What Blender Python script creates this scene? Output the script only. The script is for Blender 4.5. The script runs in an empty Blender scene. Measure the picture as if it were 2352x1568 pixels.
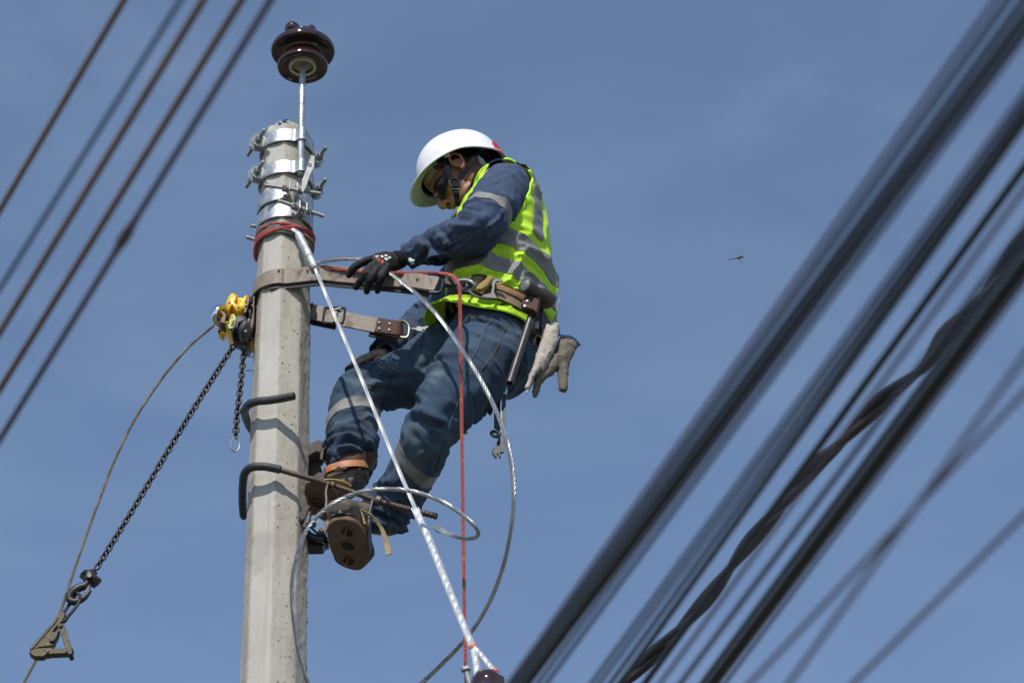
import bpy, bmesh, math, random
import numpy as np
from mathutils import Vector, Matrix
from mathutils.bvhtree import BVHTree
random.seed(7)
rng = np.random.default_rng(7)
scene = bpy.context.scene
col = scene.collection
PI = math.pi

# ------------------------------------------------------------------ camera
PITCH, ROLL, DIST = 35.0, -1.4, 10.0
FPX = 7317.0                                    # focal length in units of a 2352 px wide frame
CAM = np.array([0.723, -DIST * math.cos(math.radians(PITCH)), 1.6])
cam_data = bpy.data.cameras.new("camera")
cam = bpy.data.objects.new("camera", cam_data)
col.objects.link(cam)
cam_data.sensor_width = 36.0
cam_data.lens = 36.0 * FPX / 2352.0
cam_data.clip_start = 0.05
cam_data.clip_end = 3000.0
cam_data.dof.use_dof = True
cam_data.dof.focus_distance = 9.95
cam_data.dof.aperture_fstop = 4.9
cam_data.dof.aperture_blades = 9
CM = Matrix.Translation(Vector(CAM)) @ Matrix.Rotation(math.radians(90 + PITCH), 4, 'X') @ Matrix.Rotation(math.radians(ROLL), 4, 'Z')
cam.matrix_world = CM
scene.camera = cam

# ------------------------------------------------------------------ sky and sun
SUN_EL, SUN_AZ = 47.0, 11.0                     # azimuth measured from behind the camera towards the left
se, sa = math.radians(SUN_EL), math.radians(SUN_AZ)
SUN = Vector((-math.sin(sa) * math.cos(se), -math.cos(sa) * math.cos(se), math.sin(se)))
world = bpy.data.worlds.new("World")
scene.world = world
world.use_nodes = True
wn, wl = world.node_tree.nodes, world.node_tree.links
wn.clear()
w_out = wn.new("ShaderNodeOutputWorld")
w_bg = wn.new("ShaderNodeBackground")
w_sky = wn.new("ShaderNodeTexSky")
w_sky.sky_type = 'NISHITA'
w_sky.sun_disc = False
w_sky.sun_elevation = se
w_sky.sun_rotation = math.atan2(SUN.x, SUN.y)
w_sky.altitude = 1500
w_sky.air_density = 1.0
w_sky.dust_density = 0.6
w_sky.ozone_density = 1.8
w_bg.inputs['Strength'].default_value = 0.15
# thin, faint cirrus all over the sky
w_tc = wn.new("ShaderNodeTexCoord")
w_map = wn.new("ShaderNodeMapping"); w_map.inputs['Scale'].default_value = (3.5, 3.5, 9.0)
w_map.inputs['Rotation'].default_value = (0.2, 0.5, 0.6)
w_n = wn.new("ShaderNodeTexNoise"); w_n.inputs['Scale'].default_value = 2.6
w_n.inputs['Detail'].default_value = 7.0; w_n.inputs['Roughness'].default_value = 0.55
w_n.inputs['Distortion'].default_value = 0.6
w_r = wn.new("ShaderNodeMapRange"); w_r.inputs[1].default_value = 0.42; w_r.inputs[2].default_value = 0.80
w_r.inputs[3].default_value = 0.08; w_r.inputs[4].default_value = 0.22
w_mix = wn.new("ShaderNodeMixRGB"); w_mix.inputs[2].default_value = (2.75, 3.65, 4.85, 1)
wl.new(w_tc.outputs['Generated'], w_map.inputs[0]); wl.new(w_map.outputs[0], w_n.inputs['Vector'])
wl.new(w_n.outputs[0], w_r.inputs[0]); wl.new(w_r.outputs[0], w_mix.inputs[0])
wl.new(w_sky.outputs[0], w_mix.inputs[1]); wl.new(w_mix.outputs[0], w_bg.inputs[0])
wl.new(w_bg.outputs[0], w_out.inputs[0])

sun_d = bpy.data.lights.new("sun", 'SUN')
sun_d.energy = 4.2
sun_d.angle = math.radians(0.53)
sun_d.color = (1.0, 0.955, 0.89)
sun = bpy.data.objects.new("sun", sun_d)
col.objects.link(sun)
sun.location = SUN * 30
sun.rotation_euler = SUN.to_track_quat('Z', 'Y').to_euler()

vs = scene.view_settings
vs.view_transform = 'Standard'; vs.look = 'None'; vs.exposure = 0.0; vs.gamma = 1.0
vs.use_curve_mapping = False
scene.cycles.max_bounces = 8
scene.cycles.sample_clamp_indirect = 6.0

# ------------------------------------------------------------------ where the photograph puts things
_R = np.array(CM.to_3x3())
def ray(u, v):
    return _R @ np.array([(u - 1176) / FPX, -(v - 784) / FPX, -1.0])
def W(u, v, y):                                  # the point of a sight line at depth y (pole axis is y = 0)
    d = ray(u, v); return CAM + d * ((y - CAM[1]) / d[1])
def Wz(u, v, z):                                 # the point of a sight line at height z
    d = ray(u, v); return CAM + d * ((z - CAM[2]) / d[2])
def PX(p):                                       # back to pixels (for checks)
    q = _R.T @ (np.asarray(p, float) - CAM); return (1176 - q[0] / q[2] * FPX, 784 + q[1] / q[2] * FPX)
def WL(pts):                                     # list of (u, v, y)
    return np.array([W(*p) for p in pts])
def pole_r(z):
    return 0.0805 + (8.22 - z) * 0.00823

# ------------------------------------------------------------------ mesh helpers (arrays of points and faces)
def nrm(a):
    a = np.asarray(a, float); return a / max(np.linalg.norm(a), 1e-12)
def rot_about(v, k, a):
    k = nrm(k); v = np.asarray(v, float)
    return v * math.cos(a) + np.cross(k, v) * math.sin(a) + k * np.dot(k, v) * (1 - math.cos(a))
def spl(P, n, closed=False):
    """Catmull-Rom through P (rows of any width), n samples, even in parameter."""
    P = np.asarray(P, float); m = len(P)
    if closed:
        t = np.linspace(0, m, n, endpoint=False); i = np.floor(t).astype(int) % m
        a, b, c, d = P[(i - 1) % m], P[i], P[(i + 1) % m], P[(i + 2) % m]
    else:
        t = np.linspace(0, m - 1, n); i = np.minimum(np.floor(t).astype(int), m - 2)
        E = np.vstack([2 * P[0] - P[1], P, 2 * P[-1] - P[-2]])
        a, b, c, d = E[i], E[i + 1], E[i + 2], E[i + 3]
    f = (t - np.floor(t))[:, None]
    if not closed: f[-1] = 1.0
    return 0.5 * (2 * b + (c - a) * f + (2 * a - 5 * b + 4 * c - d) * f ** 2 + (3 * b - a - 3 * c + d) * f ** 3)
def arclen(P):
    return np.concatenate([[0], np.cumsum(np.linalg.norm(np.diff(P, axis=0), axis=1))])
def even(P, n):
    P = np.asarray(P, float); s = arclen(P[:, :3]); q = np.linspace(0, s[-1], n)
    return np.stack([np.interp(q, s, P[:, k]) for k in range(P.shape[1])], 1)
def frames(P, ref=None):
    """tangent, normal, binormal along P by parallel transport; ref fixes the first normal"""
    P = np.asarray(P, float); T = np.gradient(P, axis=0)
    T /= np.maximum(np.linalg.norm(T, axis=1, keepdims=True), 1e-12)
    N = np.zeros_like(T)
    r = np.array(ref, float) if ref is not None else (np.array([0, 0, 1.0]) if abs(T[0][2]) < 0.9 else np.array([1.0, 0, 0]))
    n0 = nrm(r - T[0] * np.dot(r, T[0])); N[0] = n0
    for k in range(1, len(P)):
        n = N[k - 1] - T[k] * np.dot(N[k - 1], T[k]); N[k] = nrm(n)
    return T, N, np.cross(T, N)
def skin(rings, closed_ring=True, cap=True, closed_path=False):
    """rings: m x n x 3 -> V, F"""
    R = np.asarray(rings, float); m, n = R.shape[:2]
    V = R.reshape(-1, 3); F = []
    for i in range(m if closed_path else m - 1):
        i2 = (i + 1) % m
        for j in range(n if closed_ring else n - 1):
            j2 = (j + 1) % n
            F.append((i * n + j, i * n + j2, i2 * n + j2, i2 * n + j))
    if cap and not closed_path and closed_ring:
        F.append(tuple(range(n - 1, -1, -1))); F.append(tuple((m - 1) * n + j for j in range(n)))
    return V, F
def tube(P, r, n=8, ref=None, flat=1.0, cap=True, closed=False, power=2.0):
    P = np.asarray(P, float); r = np.broadcast_to(np.asarray(r, float), (len(P),))
    if closed:
        Q = np.vstack([P, P[:1]]); T, N, B = frames(Q, ref)
        a = math.atan2(np.dot(N[0], B[-1]), np.dot(N[0], N[-1]))
        w = np.linspace(0, a, len(Q))[:, None]
        N, B = N * np.cos(w) + B * np.sin(w), B * np.cos(w) - N * np.sin(w)
        N, B = N[:-1], B[:-1]
    else:
        T, N, B = frames(P, ref)
    a = np.arange(n) * 2 * PI / n
    ca, sa_ = np.cos(a), np.sin(a)
    if power != 2.0:
        ca, sa_ = np.sign(ca) * np.abs(ca) ** (2 / power), np.sign(sa_) * np.abs(sa_) ** (2 / power)
    rings = P[:, None] + r[:, None, None] * (ca[None, :, None] * N[:, None] + flat * sa_[None, :, None] * B[:, None])
    return skin(rings, True, cap, closed)
def ribbon(P, wdir, hw, ht, taper=None, round_=False):
    """flat strap along P: wdir = list of width directions, hw half width, ht half thickness"""
    P = np.asarray(P, float); T = np.gradient(P, axis=0); T /= np.linalg.norm(T, axis=1, keepdims=True)
    Wd = np.asarray(wdir, float)
    if Wd.ndim == 1: Wd = np.tile(Wd, (len(P), 1))
    Wd = Wd - T * np.sum(T * Wd, 1, keepdims=True); Wd /= np.linalg.norm(Wd, axis=1, keepdims=True)
    N = np.cross(T, Wd)
    hw = np.broadcast_to(np.asarray(hw, float), (len(P),))[:, None]
    b = 0.7
    prof = [(-1, -b), (-0.96, -1), (0, -1), (0.96, -1), (1, -b), (1, b), (0.96, 1), (0, 1), (0.96 * -1, 1), (-1, b)]
    rings = np.stack([P + Wd * hw * x + N * ht * y for x, y in prof], 1)
    return skin(rings)
def lathe(prof, p0, axis, n=16, ref=None):
    """prof: (r, h) list; closed with poles capped by n-gons"""
    axis = nrm(axis); r0 = np.array(ref, float) if ref is not None else (np.array([1., 0, 0]) if abs(axis[0]) < 0.8 else np.array([0, 1., 0]))
    x = nrm(r0 - axis * np.dot(r0, axis)); y = np.cross(axis, x)
    a = np.arange(n) * 2 * PI / n
    rings = np.stack([np.asarray(p0) + axis * h + r * (np.cos(a)[:, None] * x + np.sin(a)[:, None] * y) for r, h in prof])
    return skin(rings)
def ellipsoid(c, rad, ax=None, nu=20, nv=12):
    A = np.eye(3) if ax is None else np.asarray(ax, float)
    rings = []
    for i in range(nv + 1):
        ps = 0.02 + (PI - 0.04) * i / nv
        a = np.arange(nu) * 2 * PI / nu
        loc = np.stack([np.cos(a) * math.sin(ps) * rad[0], np.sin(a) * math.sin(ps) * rad[1], np.full(nu, math.cos(ps) * rad[2])], 1)
        rings.append(np.asarray(c) + loc @ A)
    V, F = skin(rings); return V, [tuple(reversed(f)) for f in F]
def loft(P, A, B, ref, n=28, power=2.0, m=None):
    """elliptic tube: radius A along the transported ref, B across"""
    D = np.hstack([np.asarray(P, float), np.asarray(A, float)[:, None], np.asarray(B, float)[:, None]])
    if m: D = spl(D, m)
    P, A, B = D[:, :3], D[:, 3], D[:, 4]
    T, N, Bn = frames(P, ref)
    a = np.arange(n) * 2 * PI / n
    ca = np.sign(np.cos(a)) * np.abs(np.cos(a)) ** (2 / power); sb = np.sign(np.sin(a)) * np.abs(np.sin(a)) ** (2 / power)
    rings = P[:, None] + A[:, None, None] * ca[None, :, None] * N[:, None] + B[:, None, None] * sb[None, :, None] * Bn[:, None]
    return skin(rings)
def box(c, hx, hy, hz, X=(1, 0, 0), Y=(0, 1, 0), bev=0.0, seg=2):
    X = nrm(X); Y = np.asarray(Y, float); Y = nrm(Y - X * np.dot(X, Y)); Z = np.cross(X, Y)
    bm = bmesh.new(); bmesh.ops.create_cube(bm, size=2.0)
    for v in bm.verts: v.co = Vector((v.co.x * hx, v.co.y * hy, v.co.z * hz))
    if bev > 0: bmesh.ops.bevel(bm, geom=list(bm.edges), offset=bev, segments=seg, affect='EDGES', profile=0.5)
    L = np.array([v.co[:] for v in bm.verts]); bm.verts.index_update()
    F = [tuple(v.index for v in f.verts) for f in bm.faces]; bm.free()
    return np.asarray(c) + L[:, :1] * X + L[:, 1:2] * Y + L[:, 2:] * Z, F
def plate(poly, p0, X, Y, thick, bev=0.0):
    """extruded outline: poly in the (X, Y) plane through p0, thickness along X x Y, centred"""
    X = nrm(X); Y = np.asarray(Y, float); Y = nrm(Y - X * np.dot(X, Y)); Z = np.cross(X, Y)
    q = np.asarray(poly, float); c = q.mean(0)
    if bev > 0:
        small = c + (q - c) * (1 - bev / np.maximum(np.linalg.norm(q - c, axis=1, keepdims=True), 1e-6))
        lay = [(small, -thick / 2), (q, -thick / 2 + bev), (q, thick / 2 - bev), (small, thick / 2)]
    else:
        lay = [(q, -thick / 2), (q, thick / 2)]
    rings = np.stack([np.asarray(p0) + k[:, :1] * X + k[:, 1:] * Y + Z * h for k, h in lay])
    return skin(rings)
def rod(p0, p1, r, n=10):
    p0, p1 = np.asarray(p0, float), np.asarray(p1, float); d = nrm(p1 - p0); L = np.linalg.norm(p1 - p0); b = min(r * 0.2, L * 0.1)
    return lathe([(r - b, 0), (r, b), (r, L - b), (r - b, L)], p0, d, n)
def thread(p0, p1, r, pitch=0.004, depth=0.14, n=10):
    p0, p1 = np.asarray(p0, float), np.asarray(p1, float); L = np.linalg.norm(p1 - p0); k = int(L / pitch)
    pr = [(r * 0.75, 0)]
    for i in range(k):
        pr += [(r * (1 - depth), L * (i + 0.1) / k), (r, L * (i + 0.5) / k), (r * (1 - depth), L * (i + 0.9) / k)]
    pr.append((r * 0.75, L)); return lathe(pr, p0, p1 - p0, n)
def nut(c, axis, r, h):
    V, F = lathe([(r * 0.88, -h / 2), (r, -h / 2 + h * 0.15), (r, h / 2 - h * 0.15), (r * 0.88, h / 2)], c, axis, 6); return V, F
def ring(c, R, r, axis, n=28, m=8, sx=1.0):
    axis = nrm(axis); x = nrm(np.cross(axis, (0.13, 0.31, 0.94))); y = np.cross(axis, x)
    a = np.arange(n) * 2 * PI / n
    return tube(np.asarray(c) + R * (np.cos(a)[:, None] * x * sx + np.sin(a)[:, None] * y), r, m, closed=True)
def join(*parts):
    Vs, Fs, o = [], [], 0
    for V, F in parts:
        Vs.append(np.asarray(V)); Fs += [tuple(i + o for i in f) for f in F]; o += len(V)
    return np.vstack(Vs), Fs
def helix_strands(P, R, strands, pitch, sides=6, core=True, per=9, r_s=None, phase=0.0):
    """laid rope or stranded wire along P"""
    L = arclen(P)[-1]; n = max(12, int(L / pitch * per)); Q = even(P, n); T, N, B = frames(Q)
    s = np.linspace(0, L, n)
    rs = r_s if r_s else R * math.sin(PI / strands) / (1 + math.sin(PI / strands)) * (0.90 if strands == 3 else 0.82)
    rc = R - rs; out = []
    for k in range(strands):
        a = phase + s / pitch * 2 * PI + k * 2 * PI / strands
        C = Q + rc * (np.cos(a)[:, None] * N + np.sin(a)[:, None] * B)
        out.append(tube(C, rs, sides))
    if core and strands > 3: out.append(tube(Q[::3] if n > 30 else Q, max(R - 2 * rs, 0.0005) * 0.8, 6))
    return join(*out)

# ------------------------------------------------------------------ noise on arrays
_perm = rng.permutation(4096)
_val = rng.uniform(-1, 1, 4096)
def vnoise(p):
    p = np.asarray(p, float); i = np.floor(p).astype(int); f = p - i; f = f * f * f * (f * (f * 6 - 15) + 10)
    def h(dx, dy, dz):
        return _val[_perm[(_perm[(_perm[(i[:, 0] + dx) & 4095] + i[:, 1] + dy) & 4095] + i[:, 2] + dz) & 4095]]
    fx, fy, fz = f[:, 0], f[:, 1], f[:, 2]
    x00 = h(0, 0, 0) * (1 - fx) + h(1, 0, 0) * fx; x10 = h(0, 1, 0) * (1 - fx) + h(1, 1, 0) * fx
    x01 = h(0, 0, 1) * (1 - fx) + h(1, 0, 1) * fx; x11 = h(0, 1, 1) * (1 - fx) + h(1, 1, 1) * fx
    return (x00 * (1 - fy) + x10 * fy) * (1 - fz) + (x01 * (1 - fy) + x11 * fy) * fz
def fbm(p, o=4, g=0.5):
    a, t = 1.0, 0.0
    for k in range(o):
        t = t + a * vnoise(p * 2 ** k + 17.3 * k); a *= g
    return t
def ridge(n, sharp=1.0):
    return (1 - np.abs(np.clip(n * 1.6, -1, 1))) ** sharp

# ------------------------------------------------------------------ materials
MATS = {}
def mat(name, base, rough=0.6, metal=0.0, var=0.25, scale=30.0, bump=0.0, bump_scale=200.0, dark=None, spots=None, coat=0.0,
        sheen=0.0, spec=0.5, rough_var=0.0, stretch=None, weave=0.0, second=None, emis=None):
    if name in MATS: return MATS[name]
    m = bpy.data.materials.new(name); m.use_nodes = True; MATS[name] = m
    nt = m.node_tree; N, L = nt.nodes, nt.links
    b = N['Principled BSDF']
    b.inputs['Roughness'].default_value = rough; b.inputs['Metallic'].default_value = metal
    b.inputs['Specular IOR Level'].default_value = spec
    if coat: b.inputs['Coat Weight'].default_value = coat; b.inputs['Coat Roughness'].default_value = 0.06
    if sheen: b.inputs['Sheen Weight'].default_value = sheen; b.inputs['Sheen Roughness'].default_value = 0.5
    tc = N.new('ShaderNodeTexCoord'); src = tc.outputs['Object']
    if stretch:
        mp = N.new('ShaderNodeMapping'); mp.inputs['Scale'].default_value = stretch; L.new(src, mp.inputs[0]); src = mp.outputs[0]
    n1 = N.new('ShaderNodeTexNoise'); n1.inputs['Scale'].default_value = scale; n1.inputs['Detail'].default_value = 6; n1.inputs['Roughness'].default_value = 0.62
    L.new(src, n1.inputs['Vector'])
    cr = N.new('ShaderNodeValToRGB'); cr.color_ramp.elements[0].position = 0.28; cr.color_ramp.elements[1].position = 0.74
    d = dark if dark else tuple(c * (1 - var) for c in base)
    l = second if second else tuple(min(1, c * (1 + var * 0.8)) for c in base)
    cr.color_ramp.elements[0].color = (*d, 1); cr.color_ramp.elements[1].color = (*l, 1)
    e = cr.color_ramp.elements.new(0.5); e.color = (*base, 1)
    L.new(n1.outputs[0], cr.inputs[0]); colr = cr.outputs[0]
    if spots:                                     # (colour, scale, threshold, softness)
        for sc, ssc, th, so in spots:
            v = N.new('ShaderNodeTexNoise'); v.inputs['Scale'].default_value = ssc; v.inputs['Detail'].default_value = 3
            L.new(tc.outputs['Object'], v.inputs['Vector'])
            mr = N.new('ShaderNodeMapRange'); mr.inputs[1].default_value = th; mr.inputs[2].default_value = th + so
            L.new(v.outputs[0], mr.inputs[0])
            mx = N.new('ShaderNodeMixRGB'); mx.inputs[2].default_value = (*sc, 1)
            L.new(mr.outputs[0], mx.inputs[0]); L.new(colr, mx.inputs[1]); colr = mx.outputs[0]
    L.new(colr, b.inputs['Base Color'])
    if rough_var:
        mr = N.new('ShaderNodeMapRange'); mr.inputs[1].default_value = 0.3; mr.inputs[2].default_value = 0.7
        mr.inputs[3].default_value = max(0.05, rough - rough_var); mr.inputs[4].default_value = min(1, rough + rough_var)
        L.new(n1.outputs[0], mr.inputs[0]); L.new(mr.outputs[0], b.inputs['Roughness'])
    if bump:
        n2 = N.new('ShaderNodeTexNoise'); n2.inputs['Scale'].default_value = bump_scale; n2.inputs['Detail'].default_value = 5
        L.new(src, n2.inputs['Vector'])
        bp = N.new('ShaderNodeBump'); bp.inputs['Strength'].default_value = bump; bp.inputs['Distance'].default_value = 0.004
        L.new(n2.outputs[0], bp.inputs['Height']); L.new(bp.outputs[0], b.inputs['Normal'])
    return m

M_GALV = mat('galvanised_steel', (0.44, 0.46, 0.475), 0.46, 0.75, 0.25, 46, 0.30, 200, rough_var=0.14, spots=[((0.50, 0.50, 0.49), 60, 0.60, 0.1)])
M_ZINC = mat('dull_zinc_bolt', (0.33, 0.33, 0.32), 0.52, 0.7, 0.3, 60, 0.1, 300, rough_var=0.1)
M_WIRE = mat('steel_strand', (0.40, 0.405, 0.41), 0.40, 0.8, 0.2, 25, rough_var=0.08)
M_WIRE_OLD = mat('weathered_strand', (0.20, 0.175, 0.135), 0.6, 0.15, 0.35, 20)
M_WIRE_GREEN = mat('green_tinged_strand', (0.20, 0.24, 0.18), 0.42, 0.7, 0.35, 30)
M_ALU = mat('bright_deadend_wrap', (0.70, 0.71, 0.72), 0.45, 0.6, 0.1, 60, rough_var=0.08)
M_RUST = mat('brown_rusted_steel', (0.085, 0.056, 0.044), 0.5, 0.35, 0.4, 60, 0.25, 300, spots=[((0.09, 0.045, 0.025), 90, 0.58, 0.1)])
M_DARKSTEEL = mat('dark_steel', (0.036, 0.034, 0.037), 0.45, 0.4, 0.4, 50, 0.15, 260)
M_CHAIN = mat('black_oiled_chain', (0.050, 0.040, 0.036), 0.40, 0.55, 0.5, 60, 0.1, 250, spots=[((0.10, 0.055, 0.035), 45, 0.6, 0.1)])
M_CHROME = mat('polished_steel', (0.70, 0.71, 0.73), 0.14, 1.0, 0.08, 30)
M_HAMMER = mat('worn_hammer_steel', (0.070, 0.052, 0.044), 0.58, 0.3, 0.5, 45, 0.3, 180, spots=[((0.17, 0.085, 0.03), 38, 0.60, 0.08)])
M_HFACE = mat('worn_hammer_face', (0.20, 0.20, 0.21), 0.5, 0.5, 0.4, 90, 0.2, 300)
M_RUBBER = mat('black_rubber_sleeve', (0.030, 0.029, 0.031), 0.55, 0.0, 0.35, 60, 0.1, 200)
M_PORC = mat('brown_glazed_porcelain', (0.030, 0.0085, 0.007), 0.08, 0.0, 0.2, 12, coat=0.5, spec=0.6)
M_CEMENT = mat('pale_cement', (0.52, 0.47, 0.32), 0.85, 0, 0.25, 120, 0.3, 300)
M_ROPE = mat('faded_red_rope', (0.50, 0.075, 0.07), 0.85, 0, 0.35, 160, 0.6, 700, sheen=0.3, spots=[((0.50, 0.30, 0.05), 60, 0.63, 0.03), ((0.20, 0.03, 0.035), 25, 0.58, 0.1)])
M_FUZZ = mat('red_rope_fibre', (0.52, 0.10, 0.09), 0.9, 0, 0.3, 100)
M_YELLOW = mat('yellow_hoist_paint', (0.85, 0.50, 0.022), 0.36, 0.0, 0.18, 22, 0.08, 120, spots=[((0.10, 0.07, 0.03), 55, 0.67, 0.05)])
M_GREENPLATE = mat('green_name_plate', (0.26, 0.31, 0.05), 0.5, 0.1, 0.3, 90)
M_GRIP = mat('worn_yellow_grip', (0.078, 0.054, 0.012), 0.55, 0.1, 0.6, 60, 0.3, 220, spots=[((0.045, 0.035, 0.028), 50, 0.52, 0.1)])
M_GREYCAST = mat('grey_cast_housing', (0.062, 0.062, 0.068), 0.55, 0.1, 0.3, 60, 0.15, 200)
M_LEATHER = mat('brown_leather_strap', (0.225, 0.180, 0.138), 0.55, 0.0, 0.30, 45, 0.25, 400, spots=[((0.10, 0.06, 0.04), 26, 0.58, 0.1), ((0.30, 0.24, 0.18), 38, 0.66, 0.08)])
M_LEATHER_EDGE = mat('dark_leather_layer', (0.036, 0.023, 0.020), 0.6, 0.0, 0.35, 60, 0.3, 300)
M_LEATHER_RED = mat('reddish_leather_tab', (0.075, 0.033, 0.024), 0.62, 0.0, 0.3, 70, 0.25, 300, spec=0.25)
M_LEATHER_ORANGE = mat('orange_tan_leather', (0.52, 0.235, 0.095), 0.48, 0.0, 0.28, 40, 0.2, 300, spots=[((0.55, 0.22, 0.14), 20, 0.56, 0.1)])
M_WEB = mat('worn_tan_webbing', (0.28, 0.20, 0.125), 0.85, 0.0, 0.3, 50, 0.5, 520, spots=[((0.12, 0.08, 0.055), 24, 0.6, 0.1)])
M_CANVAS = mat('worn_yellow_pad', (0.36, 0.25, 0.09), 0.85, 0, 0.4, 40, 0.5, 400)
M_SKIN = mat('tanned_skin', (0.335, 0.150, 0.090), 0.48, 0, 0.12, 60, 0.12, 300)
M_SKIN.node_tree.nodes['Principled BSDF'].inputs['Subsurface Weight'].default_value = 0.08
M_SKIN.node_tree.nodes['Principled BSDF'].inputs['Subsurface Radius'].default_value = (0.012, 0.005, 0.003)
M_HAIR = mat('black_hair', (0.014, 0.010, 0.009), 0.6, 0, 0.3, 120, 0.5, 600)
M_HELMET = mat('white_helmet_plastic', (0.80, 0.80, 0.81), 0.26, 0, 0.02, 8, coat=0.15)
M_LINER = mat('cream_helmet_liner', (0.45, 0.42, 0.22), 0.7, 0, 0.2, 60)
M_REDLENS = mat('red_rear_reflector', (0.55, 0.008, 0.03), 0.22, 0, 0.15, 50, coat=0.3)
M_BLACKWEB = mat('black_webbing', (0.009, 0.009, 0.011), 0.8, 0, 0.3, 120, 0.3, 700, spec=0.15)
M_LENS = mat('smoked_lens', (0.008, 0.006, 0.006), 0.10, 0, 0.2, 20, spec=0.35)
M_BLACKPL = mat('black_plastic', (0.010, 0.010, 0.011), 0.48, 0, 0.2, 60)
M_VEST = mat('fluorescent_vest', (0.47, 0.76, 0.016), 0.75, 0, 0.10, 9, 0.30, 420, sheen=0.1, spots=[((0.33, 0.58, 0.012), 6, 0.60, 0.2)])
M_PIPING = mat('vest_piping', (0.50, 0.86, 0.02), 0.7, 0, 0.1, 40)
M_TAPE = mat('silver_reflective_tape', (0.215, 0.212, 0.205), 0.55, 0.0, 0.14, 24, 0.15, 200, spec=0.25)
M_DENIM = mat('blue_denim_shirt', (0.044, 0.068, 0.122), 0.9, 0, 0.30, 16, 0.5, 900, sheen=0.03, spec=0.25, spots=[((0.100, 0.132, 0.200), 380, 0.56, 0.10)])
M_JEANS = mat('dark_blue_jeans', (0.040, 0.069, 0.112), 0.9, 0, 0.36, 11, 0.5, 900, sheen=0.03, spec=0.25, spots=[((0.100, 0.142, 0.176), 7, 0.545, 0.16), ((0.058, 0.088, 0.120), 420, 0.58, 0.12)])
M_SEAM = mat('tan_stitching', (0.13, 0.085, 0.045), 0.85, 0, 0.4, 200)
M_SEAM_BLUE = mat('raised_denim_seam', (0.075, 0.105, 0.15), 0.88, 0, 0.4, 60, 0.5, 700)
M_GLOVE = mat('black_coated_glove', (0.0105, 0.0095, 0.0095), 0.55, 0, 0.3, 50, 0.35, 700, rough_var=0.12, spec=0.3)
M_CUFF = mat('black_knit_cuff', (0.013, 0.011, 0.010), 0.85, 0, 0.3, 50, 0.6, 700, spec=0.2)
M_WHITE = mat('white_print', (0.72, 0.72, 0.74), 0.7, 0, 0.1, 60)
M_ORANGE = mat('orange_print', (0.78, 0.20, 0.055), 0.7, 0, 0.1, 60)
M_GREENTRIM = mat('green_trim', (0.008, 0.10, 0.075), 0.6, 0, 0.2, 60)
M_WORKGLOVE = mat('pale_hide_glove', (0.43, 0.375, 0.315), 0.85, 0, 0.24, 24, 0.4, 300, spots=[((0.22, 0.185, 0.15), 22, 0.60, 0.12)])
M_WORKGLOVE2 = mat('soiled_hide_glove', (0.165, 0.140, 0.105), 0.9, 0, 0.45, 26, 0.7, 240, spots=[((0.052, 0.041, 0.030), 26, 0.55, 0.14)])
M_BLUETRIM = mat('blue_glove_trim', (0.012, 0.06, 0.33), 0.7, 0, 0.2, 80)
M_BOOT = mat('dusty_black_boot', (0.080, 0.068, 0.056), 0.6, 0, 0.4, 30, 0.3, 260, spots=[((0.19, 0.145, 0.10), 20, 0.53, 0.14)])
M_SOLE = mat('dusty_brown_plate', (0.175, 0.115, 0.070), 0.75, 0, 0.32, 24, 0.4, 200, spots=[((0.075, 0.05, 0.034), 30, 0.60, 0.1)])
M_PAD = mat('laminated_rubber_pad', (0.085, 0.075, 0.062), 0.8, 0, 0.4, 60, 0.5, 400)
M_BLUEPLATE = mat('blue_painted_bracket', (0.035, 0.085, 0.16), 0.5, 0.2, 0.4, 50, 0.2, 200)
M_CABLE = mat('black_cable_jacket', (0.014, 0.015, 0.019), 0.45, 0, 0.25, 8)
M_CABLE2 = mat('weathered_brown_cable', (0.20, 0.125, 0.10), 0.65, 0, 0.25, 8)
M_CABLE3 = mat('purple_grey_cable', (0.095, 0.066, 0.095), 0.55, 0, 0.25, 8)
M_CABLE4 = mat('blue_grey_cable', (0.030, 0.050, 0.095), 0.5, 0, 0.25, 8)
M_DRAGON = mat('olive_insect_body', (0.055, 0.050, 0.012), 0.5, 0, 0.4, 300)

# ------------------------------------------------------------------ objects
def wloc(o):
    p = np.zeros(3)
    while o is not None:
        p += np.array(o.location[:]); o = o.parent
    return p
def thing(name, label, cat, base=(0, 0, 0), group=None):
    o = bpy.data.objects.new(name, None); col.objects.link(o)
    o.location = Vector(base); o.empty_display_size = 0.05
    o['label'] = label; o['category'] = cat
    if group: o['group'] = group
    return o
def obj(name, VF, m, parent=None, smooth=True, ang=40, label=None, cat=None, group=None, kind=None, fidx=None, base=None):
    V, F = VF; V = np.asarray(V, float)
    off = wloc(parent) if parent is not None else (np.asarray(base, float) if base is not None else np.zeros(3))
    me = bpy.data.meshes.new(name); me.from_pydata((V - off).tolist(), [], [tuple(int(i) for i in f) for f in F])
    for x in (m if isinstance(m, (list, tuple)) else [m]): me.materials.append(x)
    if fidx is not None: me.polygons.foreach_set('material_index', np.asarray(fidx, np.int32))
    bm = bmesh.new(); bm.from_mesh(me); bmesh.ops.recalc_face_normals(bm, faces=bm.faces[:]); bm.to_mesh(me); bm.free()
    if smooth:
        me.polygons.foreach_set('use_smooth', np.ones(len(me.polygons), bool))
        me.set_sharp_from_angle(angle=math.radians(ang))
    me.update()
    o = bpy.data.objects.new(name, me); col.objects.link(o)
    if parent is not None: o.parent = parent
    elif base is not None: o.location = Vector(base)
    if label: o['label'] = label
    if cat: o['category'] = cat
    if group: o['group'] = group
    if kind: o['kind'] = kind
    return o
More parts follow.
